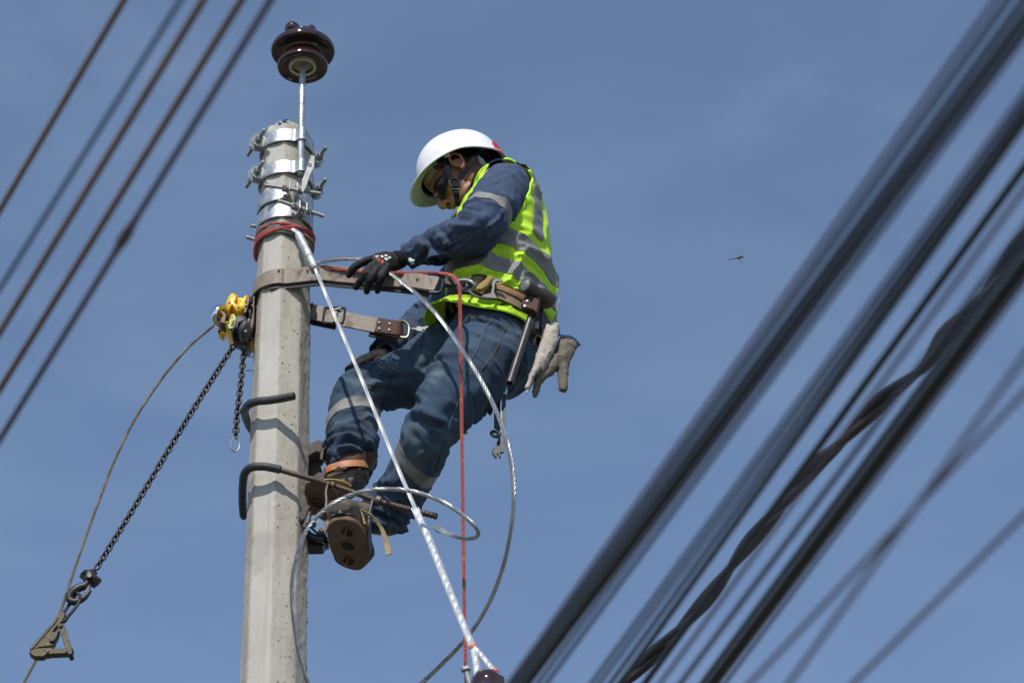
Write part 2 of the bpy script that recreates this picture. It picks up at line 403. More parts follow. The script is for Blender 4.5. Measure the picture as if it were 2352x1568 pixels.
def mesh_data(name, VF, m, ang=40):
    V, F = VF
    me = bpy.data.meshes.new(name); me.from_pydata(np.asarray(V).tolist(), [], [tuple(int(i) for i in f) for f in F]); me.materials.append(m)
    me.polygons.foreach_set('use_smooth', np.ones(len(me.polygons), bool)); me.set_sharp_from_angle(angle=math.radians(ang))
    return me
def inst(name, me, parent, M):
    o = bpy.data.objects.new(name, me); col.objects.link(o); o.parent = parent
    T = Matrix.Translation(-Vector(wloc(parent))) @ M
    o.matrix_local = T
    return o
def basis(p, X, Y, Z):
    return Matrix(((X[0], Y[0], Z[0], p[0]), (X[1], Y[1], Z[1], p[1]), (X[2], Y[2], Z[2], p[2]), (0, 0, 0, 1)))
def union(parts, voxel, smooth=4):
    """merge closed shapes into one continuous skin"""
    V, F = join(*parts)
    me = bpy.data.meshes.new('tmp'); me.from_pydata(V.tolist(), [], F)
    bm = bmesh.new(); bm.from_mesh(me); bm.to_mesh(me); bm.free()
    o = bpy.data.objects.new('tmp', me); col.objects.link(o)
    md = o.modifiers.new('r', 'REMESH'); md.mode = 'VOXEL'; md.voxel_size = voxel; md.adaptivity = 0
    dg = bpy.context.evaluated_depsgraph_get(); ev = o.evaluated_get(dg); m2 = ev.to_mesh()
    n = len(m2.vertices); P = np.empty(n * 3); m2.vertices.foreach_get('co', P); P = P.reshape(-1, 3).copy()
    Q = [tuple(p.vertices) for p in m2.polygons]; ev.to_mesh_clear()
    bpy.data.objects.remove(o); bpy.data.meshes.remove(me)
    P = relax(P, Q, smooth)
    return P, Q
def edges_of(F):
    E = set()
    for f in F:
        for a, b in zip(f, f[1:] + f[:1]): E.add((a, b) if a < b else (b, a))
    return np.array(sorted(E))
def relax(P, F, it, lam=0.5):
    if it <= 0: return P
    E = edges_of(F); deg = np.bincount(E.ravel(), minlength=len(P)).astype(float)[:, None]
    for k in range(it):
        S = np.zeros_like(P); np.add.at(S, E[:, 0], P[E[:, 1]]); np.add.at(S, E[:, 1], P[E[:, 0]])
        P = P + lam * (S / np.maximum(deg, 1) - P)
    return P
def normals(P, F):
    Nn = np.zeros_like(P); A = np.array([f[:4] if len(f) >= 4 else (f[0], f[1], f[2], f[2]) for f in F])
    n = np.cross(P[A[:, 2]] - P[A[:, 0]], P[A[:, 3]] - P[A[:, 1]])
    for k in range(4): np.add.at(Nn, A[:, k], n)
    return Nn / np.maximum(np.linalg.norm(Nn, axis=1, keepdims=True), 1e-12)
class Limb:
    """smooth axis of a limb: gives arc position and angle for any point, and patches laid on a surface"""
    def __init__(s, pts, ref, n=120):
        s.P = even(spl(pts, 200), n); s.s = arclen(s.P); s.T, s.N, s.B = frames(s.P, ref)
    def coords(s, V):
        best = np.full(len(V), 1e9); idx = np.zeros(len(V), int)
        for k in range(len(s.P)):
            d = np.sum((V - s.P[k]) ** 2, 1); m = d < best; best[m] = d[m]; idx[m] = k
        q = V - s.P[idx]
        return s.s[idx] + np.sum(q * s.T[idx], 1), np.arctan2(np.sum(q * s.B[idx], 1), np.sum(q * s.N[idx], 1)), np.sqrt(best)
    def at(s, t, phi):
        f = np.interp(t, s.s, np.arange(len(s.s))); k = int(min(f, len(s.s) - 1))
        return s.P[k] + s.T[k] * (t - s.s[k]), s.N[k] * math.cos(phi) + s.B[k] * math.sin(phi)
    def hit(s, bvh, t, phi, off=0.0):
        c, d = s.at(t, phi); h = bvh.ray_cast(Vector(c), Vector(d))
        p = np.array(h[0]) if h[0] is not None else c + d * 0.06
        return p + d * off
    def patch(s, bvh, t0, t1, f0, f1, nt, nf, off, shift=None):
        """closed slab following the surface"""
        rows = []
        for i in range(nt):
            t = t0 + (t1 - t0) * i / (nt - 1)
            rows.append([s.hit(bvh, t + (shift(f) if shift else 0), f, off) for f in np.linspace(f0, f1, nf)])
        return np.array(rows)
def sheet(rows, wrap=False):
    R = np.asarray(rows); return skin(R, closed_ring=wrap, cap=False)
def bvh_of(V, F):
    return BVHTree.FromPolygons([tuple(v) for v in V], F)
def clip(V, F, g):
    """keep the part of a surface where g >= 0, cut cleanly"""
    V = [np.asarray(v) for v in V]; g = list(g); out = []; cache = {}
    def cut(a, b):
        k = (a, b) if a < b else (b, a)
        if k not in cache:
            t = g[a] / (g[a] - g[b]); V.append(V[a] + (V[b] - V[a]) * t); g.append(0.0); cache[k] = len(V) - 1
        return cache[k]
    for f in F:
        s = [g[i] >= 0 for i in f]
        if all(s): out.append(f); continue
        if not any(s): continue
        q = []
        for i, j in zip(f, f[1:] + f[:1]):
            if g[i] >= 0: q.append(i)
            if (g[i] >= 0) != (g[j] >= 0): q.append(cut(i, j))
        if len(q) >= 3: out.append(tuple(q))
    V = np.array(V); used = sorted({i for f in out for i in f}); mp = {a: b for b, a in enumerate(used)}
    return V[used], [tuple(mp[i] for i in f) for f in out]
def thicken(V, F, t):
    Nn = normals(V, F); n = len(V)
    cnt = {}
    for f in F:
        for a, b in zip(f, f[1:] + f[:1]): cnt[(a, b)] = 1
    F2 = list(F) + [tuple(i + n for i in reversed(f)) for f in F]
    for (a, b) in cnt:
        if (b, a) not in cnt: F2.append((b, a, a + n, b + n))
    return np.vstack([V, V - Nn * t]), F2
def loops(F):
    nx = {}
    dirs = {(a, b) for f in F for a, b in zip(f, f[1:] + f[:1])}
    for a, b in dirs:
        if (b, a) not in dirs: nx[a] = b
    out = []
    while nx:
        a = next(iter(nx)); L = [a]
        while a in nx:
            a2 = nx.pop(a); L.append(a2); a = a2
        out.append(L)
    return out
# ================================================================== setting
def build_ground():
    m = bpy.data.materials.new('pale_dusty_ground'); m.use_nodes = True
    N, L = m.node_tree.nodes, m.node_tree.links; b = N['Principled BSDF']; b.inputs['Roughness'].default_value = 0.9
    t = N.new('ShaderNodeTexCoord'); n = N.new('ShaderNodeTexNoise'); n.inputs['Scale'].default_value = 0.6; n.inputs['Detail'].default_value = 9
    r = N.new('ShaderNodeValToRGB'); r.color_ramp.elements[0].color = (0.075, 0.070, 0.058, 1); r.color_ramp.elements[1].color = (0.13, 0.12, 0.095, 1)
    L.new(t.outputs['Object'], n.inputs['Vector']); L.new(n.outputs[0], r.inputs[0]); L.new(r.outputs[0], b.inputs['Base Color'])
    bp = N.new('ShaderNodeBump'); bp.inputs['Strength'].default_value = 0.4; L.new(n.outputs[0], bp.inputs['Height']); L.new(bp.outputs[0], b.inputs['Normal'])
    q = np.linspace(-900, 900, 7); V = [(x, y, 0.0) for y in q for x in q]
    F = [(j * 7 + i, j * 7 + i + 1, (j + 1) * 7 + i + 1, (j + 1) * 7 + i) for j in range(6) for i in range(6)]
    obj('ground', (V, F), m, smooth=False, kind='structure', base=(0, 0, 0))
build_ground()

# ------------------------------------------------------------------ concrete pole
def concrete(name, a, b_, pits):
    m = bpy.data.materials.new(name); m.use_nodes = True
    N, L = m.node_tree.nodes, m.node_tree.links; b = N['Principled BSDF']; b.inputs['Roughness'].default_value = 0.85
    t = N.new('ShaderNodeTexCoord')
    mp = N.new('ShaderNodeMapping'); mp.inputs['Scale'].default_value = (1, 1, 0.35); L.new(t.outputs['Object'], mp.inputs[0])
    n = N.new('ShaderNodeTexNoise'); n.inputs['Scale'].default_value = 14; n.inputs['Detail'].default_value = 8; n.inputs['Roughness'].default_value = 0.65
    L.new(mp.outputs[0], n.inputs['Vector'])
    r = N.new('ShaderNodeValToRGB'); r.color_ramp.elements[0].position = 0.3; r.color_ramp.elements[1].position = 0.72
    r.color_ramp.elements[0].color = (*a, 1); r.color_ramp.elements[1].color = (*b_, 1); L.new(n.outputs[0], r.inputs[0])
    g = N.new('ShaderNodeTexNoise'); g.inputs['Scale'].default_value = 420; g.inputs['Detail'].default_value = 2; L.new(t.outputs['Object'], g.inputs['Vector'])
    mr = N.new('ShaderNodeMapRange'); mr.inputs[1].default_value = 0.3; mr.inputs[2].default_value = 0.7; mr.inputs[3].default_value = 0.84; mr.inputs[4].default_value = 1.1
    L.new(g.outputs[0], mr.inputs[0])
    mu = N.new('ShaderNodeMixRGB'); mu.blend_type = 'MULTIPLY'; mu.inputs[0].default_value = 1; L.new(r.outputs[0], mu.inputs[1]); L.new(mr.outputs[0], mu.inputs[2])
    c = mu.outputs[0]
    # small dark air holes and a few grey smudges
    v = N.new('ShaderNodeTexVoronoi'); v.inputs['Scale'].default_value = 92; v.inputs['Randomness'].default_value = 1.0
    mp2 = N.new('ShaderNodeMapping'); mp2.inputs['Scale'].default_value = (1, 1, 0.75); L.new(t.outputs['Object'], mp2.inputs[0]); L.new(mp2.outputs[0], v.inputs['Vector'])
    sz = N.new('ShaderNodeMath'); sz.operation = 'MULTIPLY'; sep = N.new('ShaderNodeSeparateColor'); L.new(v.outputs['Color'], sep.inputs[0])
    pw = N.new('ShaderNodeMath'); pw.operation = 'POWER'; pw.inputs[1].default_value = 2.2; L.new(sep.outputs[0], pw.inputs[0])
    L.new(pw.outputs[0], sz.inputs[0]); sz.inputs[1].default_value = pits
    lt = N.new('ShaderNodeMath'); lt.operation = 'LESS_THAN'; L.new(v.outputs['Distance'], lt.inputs[0]); L.new(sz.outputs[0], lt.inputs[1])
    mx = N.new('ShaderNodeMixRGB'); mx.inputs[2].default_value = (0.085, 0.075, 0.065, 1); L.new(lt.outputs[0], mx.inputs[0]); L.new(c, mx.inputs[1])
    s = N.new('ShaderNodeTexNoise'); s.inputs['Scale'].default_value = 6; s.inputs['Detail'].default_value = 5; L.new(t.outputs['Object'], s.inputs['Vector'])
    m2 = N.new('ShaderNodeMapRange'); m2.inputs[1].default_value = 0.60; m2.inputs[2].default_value = 0.75; m2.inputs[4].default_value = 0.45; L.new(s.outputs[0], m2.inputs[0])
    mx2 = N.new('ShaderNodeMixRGB'); mx2.inputs[2].default_value = (0.24, 0.21, 0.17, 1); L.new(m2.outputs[0], mx2.inputs[0]); L.new(mx.outputs[0], mx2.inputs[1])
    # rain streaks and a little rust running down
    mp3 = N.new('ShaderNodeMapping'); mp3.inputs['Scale'].default_value = (34, 34, 1.1); L.new(t.outputs['Object'], mp3.inputs[0])
    st = N.new('ShaderNodeTexNoise'); st.inputs['Scale'].default_value = 1.0; st.inputs['Detail'].default_value = 5; L.new(mp3.outputs[0], st.inputs['Vector'])
    m3 = N.new('ShaderNodeMapRange'); m3.inputs[1].default_value = 0.54; m3.inputs[2].default_value = 0.72; m3.inputs[4].default_value = 0.42; L.new(st.outputs[0], m3.inputs[0])
    mx3 = N.new('ShaderNodeMixRGB'); mx3.inputs[2].default_value = (0.22, 0.185, 0.14, 1); L.new(m3.outputs[0], mx3.inputs[0]); L.new(mx2.outputs[0], mx3.inputs[1])
    L.new(mx3.outputs[0], b.inputs['Base Color'])
    bp = N.new('ShaderNodeBump'); bp.inputs['Strength'].default_value = 0.35; bp.inputs['Distance'].default_value = 0.002
    ad = N.new('ShaderNodeMath'); ad.operation = 'SUBTRACT'; L.new(g.outputs[0], ad.inputs[0]); L.new(lt.outputs[0], ad.inputs[1])
    L.new(ad.outputs[0], bp.inputs['Height']); L.new(bp.outputs[0], b.inputs['Normal'])
    return m
M_CONC = concrete('pitted_concrete', (0.335, 0.302, 0.25), (0.465, 0.43, 0.365), 0.31)
M_CONC_S = concrete('smooth_formed_concrete', (0.40, 0.375, 0.33), (0.50, 0.475, 0.42), 0.06)

Z_TOP = W(661, 284, -0.081)[2]
def build_pole():
    t = thing('utility_pole', 'tall pale octagonal concrete pole the worker is strapped to', 'utility pole', (0, 0, 0))
    zs = np.concatenate([[-1.0, 1.5, 3.5, 5.0, 5.6], np.linspace(5.75, Z_TOP, 330)])
    az = []                                       # angles round the section, corners at -46 + 45 k
    for k in range(8):
        a = -46 + 45 * k
        az += [a - 2.2, a, a + 2.2] + list(np.linspace(a + 5, a + 40, 11))
    az = np.radians(np.array(az)); n = len(az)
    def sec(a):                                   # octagon with eased corners, circumradius 1
        d = ((np.degrees(a) + 46 + 22.5) % 45) - 22.5
        f = math.cos(math.radians(22.5)) / np.cos(np.radians(22.5 - np.abs(d)))
        return np.minimum(f, 0.988 + 0.0 * f)
    f = sec(az)
    rings = []
    for z in zs:
        r = pole_r(z) * f / 0.985
        rings.append(np.stack([r * np.sin(az), -r * np.cos(az), np.full(n, z)], 1))
    R = np.array(rings); V = R.reshape(-1, 3)
    # relief: waviness, pits on the sides that were not against the smooth form
    fine = V[:, 2] > 5.7
    P = V[fine]; nd = np.stack([P[:, 0], P[:, 1], 0 * P[:, 0]], 1); nd /= np.linalg.norm(nd, axis=1, keepdims=True)
    deg = np.degrees(np.arctan2(P[:, 0], -P[:, 1])); smooth_side = (deg > -45) & (deg < -3)
    d = 0.0012 * fbm(P * np.array([14, 14, 5]), 3)
    corner = np.abs(((deg + 46 + 22.5) % 45) - 22.5) < 3.0
    d -= np.where(corner, 0.0035 * np.clip(vnoise(P * np.array([40, 40, 38])) - 0.25, 0, 1), 0)
    d -= np.where(smooth_side, 0.0, 0.0022 * np.clip(vnoise(P * np.array([150, 150, 110])) - 0.55, 0, 1) * 3)
    d += np.where(~smooth_side & (deg > 60), 0.0010 * fbm(P * 60, 2), 0)
    V = V.copy(); V[fine] = P + nd * d[:, None]
    # broken, rough top edge
    top = V[-n:]; k = fbm(top * 40, 3); V[-n:, 2] += 0.008 * k; V[-n:, :2] *= (1 - 0.03 * np.clip(k, 0, 1))[:, None]
    m = len(zs); F, idx = [], []
    for i in range(m - 1):
        for j in range(n):
            j2 = (j + 1) % n; F.append((i * n + j, i * n + j2, (i + 1) * n + j2, (i + 1) * n + j))
            idx.append(1 if (-45.5 < np.degrees(az[j]) < -3) else 0)
    # lumpy cap
    base = (m - 1) * n; V = list(map(np.array, V)); prev = list(range(base, base + n))
    for s, h in ((0.93, 0.010), (0.7, 0.02), (0.35, 0.022)):
        cur = []
        for j in range(n):
            p = V[base + j] * np.array([s, s, 1]); p[2] = Z_TOP + h + 0.012 * float(fbm(p[None] * 45, 3)[0]); V.append(p); cur.append(len(V) - 1)
        for j in range(n):
            j2 = (j + 1) % n; F.append((prev[j], prev[j2], cur[j2], cur[j])); idx.append(0)
        prev = cur
    F.append(tuple(prev)); idx.append(0)
    obj('shaft', (np.array(V), F), [M_CONC, M_CONC_S], t, ang=28, fidx=idx)
    # mortar crumbs along the casting seam on the far right side
    cr = []
    for (u, v0, v1, k) in ((716, 770, 862, 15), (707, 1268, 1302, 10), (705, 1345, 1568, 22), (717, 640, 660, 4)):
        for _ in range(k):
            v = random.uniform(v0, v1); z = W(u, v, 0.01)[2]; a = math.radians(93 + random.uniform(-4, 5)); r = pole_r(z) * 0.985
            s = random.uniform(0.0018, 0.0048)
            cr.append(ellipsoid((r * math.sin(a), -r * math.cos(a), z), (s, s * 1.3, s * random.uniform(1.2, 2.6)), None, 7, 5))
    obj('mortar_crumbs', join(*cr), M_CONC, t, kind='stuff')
    pa = []                                       # a smear of blue paint on the rim
    for (u, v) in ((652, 279), (642, 283), (657, 276)):
        y = -math.sqrt(max(0.081 ** 2 - ((u - 661) / 715) ** 2, 0.0001)); pa.append(ellipsoid(W(u, v, y), (0.007, 0.004, 0.0022), None, 8, 5))
    obj('blue_paint_smear', join(*pa), M_BLUETRIM, t, kind='stuff')
    for v in (819, 851):
        p = W(588, v, 0.01); obj('nail', rod(p, p + np.array([-0.033, 0.0, 0.002]), 0.0018, 7), M_ZINC, t)
build_pole()

def pxplate(uv, y, thick, bev=0.0, zplane=None):
    """outline in pixels taken to depth y, given a real thickness along y"""
    q = np.array([W(u, v, y) for u, v in uv]); c = q.mean(0)
    def off(p, d): r = p.copy(); r[:, 1] += d; return r
    if bev:
        small = c + (q - c) * (1 - bev / np.maximum(np.linalg.norm(q - c, axis=1, keepdims=True), 1e-6))
        return skin(np.stack([off(small, -thick / 2), off(q, -thick / 2 + bev), off(q, thick / 2 - bev), off(small, thick / 2)]))
    return skin(np.stack([off(q, -thick / 2), off(q, thick / 2)]))

# ------------------------------------------------------------------ pole bands
ROD_AZ = math.radians(33.5)
def cyl(a, r, z): return np.array([r * math.sin(a), -r * math.cos(a), z])
def band(label, zc, hh, joint, bolt_len, rod_here=False, back_len=None, extra=None):
    """two-piece clamp: joint = azimuth of its main joint, the other is opposite"""
    t = thing('pole_band', label, 'pole band', (0, 0, zc), 'galvanised bands clamped round the pole top')
    R0 = pole_r(zc) + 0.003; th = 0.005
    ja = math.radians(joint)
    for s in (0, 1):
        a0 = ja + s * PI; a1 = a0 + PI
        g = 0.013 / R0
        A = np.linspace(a0 + g, a1 - g, 70); r = np.full(len(A), R0)
        if rod_here:
            da = (A - ROD_AZ + PI) % (2 * PI) - PI; cr, rr = R0 + 0.0105, 0.0135
            q = rr ** 2 - (cr * np.sin(da)) ** 2
            r = np.where((q > 0) & (np.abs(da) < 1), np.maximum(R0, cr * np.cos(da) + np.sqrt(np.maximum(q, 0))), R0)
            for _ in range(3): r[1:-1] = np.maximum(r[1:-1], 0.5 * r[1:-1] + 0.25 * (r[:-2] + r[2:]))
        rows = []
        for a, q in zip(A, r):
            rows.append([cyl(a, q, zc - hh), cyl(a, q + th, zc - hh), cyl(a, q + th, zc + hh), cyl(a, q, zc + hh)])
        strip = skin(np.array(rows))
        ears = []
        for a, sg in ((a0, 1), (a1, -1)):
            e = np.array([math.sin(a), -math.cos(a), 0]); tg = np.array([math.cos(a), math.sin(a), 0]) * sg
            h2 = hh * 1.02
            poly = [(-0.004, -h2), (0.030, -h2), (0.043, -h2 * 0.55), (0.043, h2 * 0.62), (0.032, h2), (-0.004, h2)]
            ears.append(plate(poly, e * R0 + tg * 0.0125 + np.array([0, 0, zc]), e, (0, 0, 1), th, 0.001))
        obj('clamp_half', join(strip, *ears), M_GALV, t, ang=35)
    for s in (0, 1):
        a = ja + s * PI; e = np.array([math.sin(a), -math.cos(a), 0]); tg = np.array([math.cos(a), math.sin(a), 0])
        L = bolt_len if s == 0 else (back_len or bolt_len)
        c = e * (R0 + 0.024) + np.array([0, 0, zc])
        b = obj('bolt', thread(c - tg * L * 0.5, c + tg * L * 0.5, 0.0068, 0.0042, 0.16, 10), M_ZINC, t)
        for sg in (1, -1):
            obj('washer', rod(c + tg * sg * 0.0155, c + tg * sg * 0.0185, 0.0145, 16), M_ZINC, b)
            obj('washer', rod(c + tg * sg * 0.019, c + tg * sg * 0.022, 0.0125, 16), M_ZINC, b)
            obj('nut', nut(c + tg * sg * 0.028, tg, 0.0125, 0.011), M_ZINC, b, ang=20)
    return t
zb1, zb2 = W(655, 311, -0.083)[2], W(655, 384, -0.083)[2]
zb3, zb4 = W(645, 445, -0.085)[2], W(645, 484, -0.085)[2]
band('topmost shiny galvanised band holding the insulator pin, just under the pole rim', zb1, 0.024, -63, 0.150, True)
band('second shiny galvanised band from the pole top, at the foot of the insulator pin', zb2, 0.024, -63, 0.150, True)
b3 = band('third galvanised band from the pole top, with a tilted flat plate at its front bolt', zb3, 0.025, 16, 0.185)
band('lowest galvanised band, just above the red rope lashing', zb4, 0.025, 32, 0.165)
E3 = np.array([math.sin(math.radians(16)), -math.cos(math.radians(16)), 0])
def twist_plate():
    q = pxplate([(715, 357), (723, 360), (722, 384), (712, 405), (704, 428), (696, 444), (692, 438), (694, 414), (703, 392)], -0.118, 0.007, 0.0012)
    o = obj('link_plate', q, mat('dull_plate_zinc', (0.30, 0.31, 0.31), 0.6, 0.3, 0.3, 60, 0.2, 200), b3)
    hole = W(712, 379, -0.1225); obj('hole_rim', ring(hole, 0.0052, 0.0016, (0, 1, 0), 16, 6), M_DARKSTEEL, o)
twist_plate()

# ------------------------------------------------------------------ pin insulator
def build_insulator():
    r0 = pole_r(zb1) + 0.003 + 0.0105; px, py = r0 * math.sin(ROD_AZ), -r0 * math.cos(ROD_AZ)
    zb = zb2 - 0.029
    t = thing('pin_insulator', 'dark brown glazed insulator with two flared skirts on an upright steel pin', 'insulator', (px, py, zb))
    zi = W(695, 155, py)[2]; top = W(695, 155, py)
    ax = nrm(top - np.array([px, py, zb]))
    o = np.array([top[0], top[1], zi])
    pr = [(0.0465, 0.030), (0.0470, 0.004), (0.056, 0.0085), (0.068, 0.007), (0.077, 0.0), (0.0815, -0.0045), (0.0845, 0.0), (0.084, 0.010), (0.078, 0.023),
          (0.068, 0.035), (0.0615, 0.046), (0.060, 0.054), (0.066, 0.061), (0.080, 0.064), (0.094, 0.060), (0.102, 0.059), (0.1065, 0.064), (0.107, 0.073), (0.102, 0.085), (0.088, 0.098),
          (0.068, 0.106), (0.052, 0.112), (0.046, 0.120), (0.0485, 0.130), (0.050, 0.136), (0.046, 0.142), (0.02, 0.143), (0.0005, 0.143)]
    q = []
    for (a, b) in zip(pr[:-1], pr[1:]): q += [a, ((a[0] + b[0]) / 2, (a[1] + b[1]) / 2)]
    q.append(pr[-1]); q = np.array(q)
    for _ in range(1): q[1:-1] = 0.5 * q[1:-1] + 0.25 * (q[:-2] + q[2:])
    obj('porcelain_body', lathe([(0.0005, 0.030)] + [tuple(x) for x in q], o, ax, 64), M_PORC, t, ang=60)
    # grooved crown: two upstanding horns with the conductor groove between them
    for s, hx in ((-1, 0.027), (1, 0.017)):
        c = o + ax * (0.158 if s < 0 else 0.152) + np.array([s * 0.032 - 0.004, 0.004 * s, 0])
        obj('crown_horn', ellipsoid(c, (hx, 0.036, 0.027 if s < 0 else 0.020), None, 18, 10), M_PORC, t)
    obj('cement_ring', lathe([(0.036, 0.010), (0.036, -0.001), (0.045, -0.002), (0.0468, 0.003), (0.0465, 0.010)], o, ax, 40), M_CEMENT, t)
    obj('thimble', lathe([(0.035, 0.028), (0.035, 0.004), (0.036, 0.003), (0.036, 0.028)], o, ax, 32), M_DARKSTEEL, t)
    sl = np.array([px, py, zb])
    L = np.linalg.norm(o - sl) + 0.03
    obj('pin', lathe([(0.0095, 0), (0.0112, 0.003), (0.0112, L * 0.74), (0.0108, L * 0.75), (0.0100, L * 0.78), (0.0098, L)], sl, ax, 20), M_GALV, t)
build_insulator()

# ------------------------------------------------------------------ rope and wire lashing below the bands
def wrap_path(front, back_dz=0.0, extra=0.006, n=120):
    """closed turn round the pole through (azimuth, v-pixel) knots seen from the front; heights interpolate round the back"""
    a = np.array([k[0] for k in front], float); z = []
    for az, v in front:
        r = 0.088 + extra; u = 655 + r * math.sin(math.radians(az)) * 725; z.append(W(u, v, -r * math.cos(math.radians(az)))[2])
    z = np.array(z); A = np.linspace(-180, 180, n, endpoint=False)
    za = np.concatenate([[a[-1] - 360], a, [a[0] + 360]]); zz = np.concatenate([[z[-1]], z, [z[0]]])
    Z = np.interp(A, za, zz) ; 
    for _ in range(6): Z = 0.25 * np.roll(Z, 1) + 0.5 * Z + 0.25 * np.roll(Z, -1)
    return np.array([cyl(math.radians(q), pole_r(h) + extra, h) for q, h in zip(A, Z)])
def lash():
    t = thing('rope_lashing', 'red rope wound several turns round the pole under the lowest band', 'rope', W(655, 540, 0))
    for front, ex in (([(-95, 556), (-55, 527), (-12, 511), (30, 519), (88, 551)], 0.007), ([(-95, 575), (-60, 544), (-12, 524), (35, 535), (90, 566)], 0.008),
                      ([(-95, 592), (-65, 556), (-25, 532), (20, 519), (90, 545)], 0.010)):
        P = wrap_path(front, extra=ex); P = np.vstack([P, P[:1]])
        obj('rope_turn', helix_strands(P, 0.0054, 3, 0.020, 6, False, 10), M_ROPE, t)
    fz = []
    for k in range(14):
        a = math.radians(random.uniform(75, 100) if k % 2 else random.uniform(-100, -85)); v = random.uniform(545, 580); r = 0.099
        p = W(655 + r * math.sin(a) * 725, v, -r * math.cos(a)); d = nrm(np.array([math.sin(a), random.uniform(-.5, .5), random.uniform(-.7, .5)]))
        fz.append(tube(np.array([p, p + d * 0.003, p + d * random.uniform(0.004, 0.009) + np.array([0, 0, -0.002])]), 0.0006, 3))
    obj('rope_fibres', join(*fz), M_FUZZ, t, kind='stuff')
    t2 = thing('wire_lashing', 'grey steel strand wound round the pole between the turns of red rope', 'wire', W(655, 545, 0))
    for i, (front, ex, m) in enumerate((([(-95, 548), (-60, 521), (-15, 505 + 14), (35, 536), (90, 556)], 0.005, M_WIRE), ([(-95, 585), (-60, 551), (-15, 530), (35, 545), (90, 572)], 0.005, M_WIRE_GREEN),
                      ([(-95, 566), (-60, 538), (-15, 522), (35, 541), (90, 584)], 0.006, M_WIRE_GREEN))):
        P = wrap_path(front, extra=ex); P = np.vstack([P, P[:1]])
        obj('strand_turn', helix_strands(P, 0.0052, 6, 0.05, 5, True, 9), m, t2)
lash()

# ------------------------------------------------------------------ guy wire with grips, running down to the strain insulator
def build_guy():
    t = thing('guy_wire', 'taut silver guy wire slanting from the lashed pole top down to the bottom edge', 'guy wire', W(690, 540, -0.1))
    pts = [(672, 527, -0.095), (686, 538, -0.104), (700, 566, -0.112), (722, 612, -0.13), (730, 632, -0.137), (770, 728, -0.185), (822, 850, -0.25), (872, 972, -0.32), (910, 1065, -0.375), (940, 1135, -0.42), (962, 1186, -0.45)]
    P = spl(WL(pts), 160); L = arclen(P)
    obj('strand', helix_strands(P, 0.0062, 6, 0.075, 6, True, 10), mat('bright_guy_strand', (0.60, 0.61, 0.62), 0.5, 0.45, 0.15, 30), t)
    # upper serving: tightly wound wire over the end of the strand
    S = even(spl(WL([(684, 536, -0.106), (700, 567, -0.114), (719, 606, -0.131), (723, 615, -0.134)]), 40), 46)
    r = np.array([0.0125 + 0.0012 * math.sin(k * 2.2) for k in range(46)]); r[0] = r[-1] = 0.009; r[1] = r[-2] = 0.011; r[26:] *= 0.93
    obj('serving_sleeve', tube(S, r, 12), M_ALU, t)
    c, d = S[30], nrm(S[31] - S[29]); obj('serving_ring', tube(np.array([c - d * 0.004, c, c + d * 0.004]), [0.0125, 0.0145, 0.0125], 12), M_ALU, t)
    # lower dead-end: bundle of bright rods wrapped at a slant, ragged at the top
    D = spl(WL([(957, 1176, -0.449), (985, 1238, -0.475), (1020, 1325, -0.515), (1055, 1412, -0.55), (1080, 1472, -0.575), (1091, 1503, -0.588), (1096, 1540, -0.60), (1098, 1600, -0.62)]), 120)
    obj('deadend_wrap', helix_strands(D, 0.0112, 9, 0.085, 6, True, 14), M_ALU, t)
    E = spl(WL([(1085, 1482, -0.585), (1104, 1502, -0.60), (1122, 1524, -0.615), (1136, 1541, -0.63), (1142, 1556, -0.65)]), 30)
    obj('deadend_leg', helix_strands(E, 0.0080, 6, 0.05, 6, True, 12), M_ALU, t)
    en = []
    for k in range(9):
        a = k * 0.7; p = D[1] + 0.010 * np.array([math.cos(a), math.sin(a), 0]); q = D[6] + 0.009 * np.array([math.cos(a), math.sin(a), 0])
        en.append(tube(np.array([q, p, p + (p - q) * random.uniform(0.2, 0.9)]), 0.0015, 5))
    obj('wrap_ends', join(*en), M_ALU, t)
    for (u, v, y, r) in ((1087, 1487, -0.584, 0.0115), (1137, 1541, -0.632, 0.0092)):
        p = W(u, v, y); d = nrm(W(u + 8, v + 14, y - 0.01) - p); obj('orange_paint_mark', tube(np.array([p - d * 0.006, p, p + d * 0.006]), r * 1.02, 12), mat('orange_red_paint', (0.62, 0.13, 0.06), 0.6, 0, 0.3, 120), t)
build_guy()
def build_strain():
    c = W(1138, 1592, -0.66)
    t = thing('strain_insulator', 'brown porcelain strain insulator cut by the bottom edge, looped by the guy wire', 'insulator', c)
    body = lathe([(0.012, -0.075), (0.034, -0.070), (0.044, -0.052), (0.044, -0.022), (0.036, -0.008), (0.036, 0.008), (0.044, 0.022), (0.044, 0.052), (0.034, 0.070), (0.012, 0.075)], c, nrm((0.55, -0.25, -0.8)), 28)
    obj('porcelain_body', body, M_PORC, t, ang=60)
    obj('cross_hole', lathe([(0.001, 0), (0.012, 0.0), (0.014, 0.003), (0.001, 0.003)], W(1147, 1561, -0.706), nrm((0.1, -0.9, -0.2)), 16), M_DARKSTEEL, t)
    e = thing('eye_bolt', 'grey bolt head standing beside the white dead-end at the bottom edge', 'bolt', W(1073, 1560, -0.60))
    a, b = W(1070, 1536, -0.605), W(1084, 1590, -0.60)
    obj('shank', rod(a, b, 0.008, 12), M_ZINC, e); obj('head', nut(a, nrm(b - a), 0.015, 0.011), M_ZINC, e, ang=20)
build_strain()

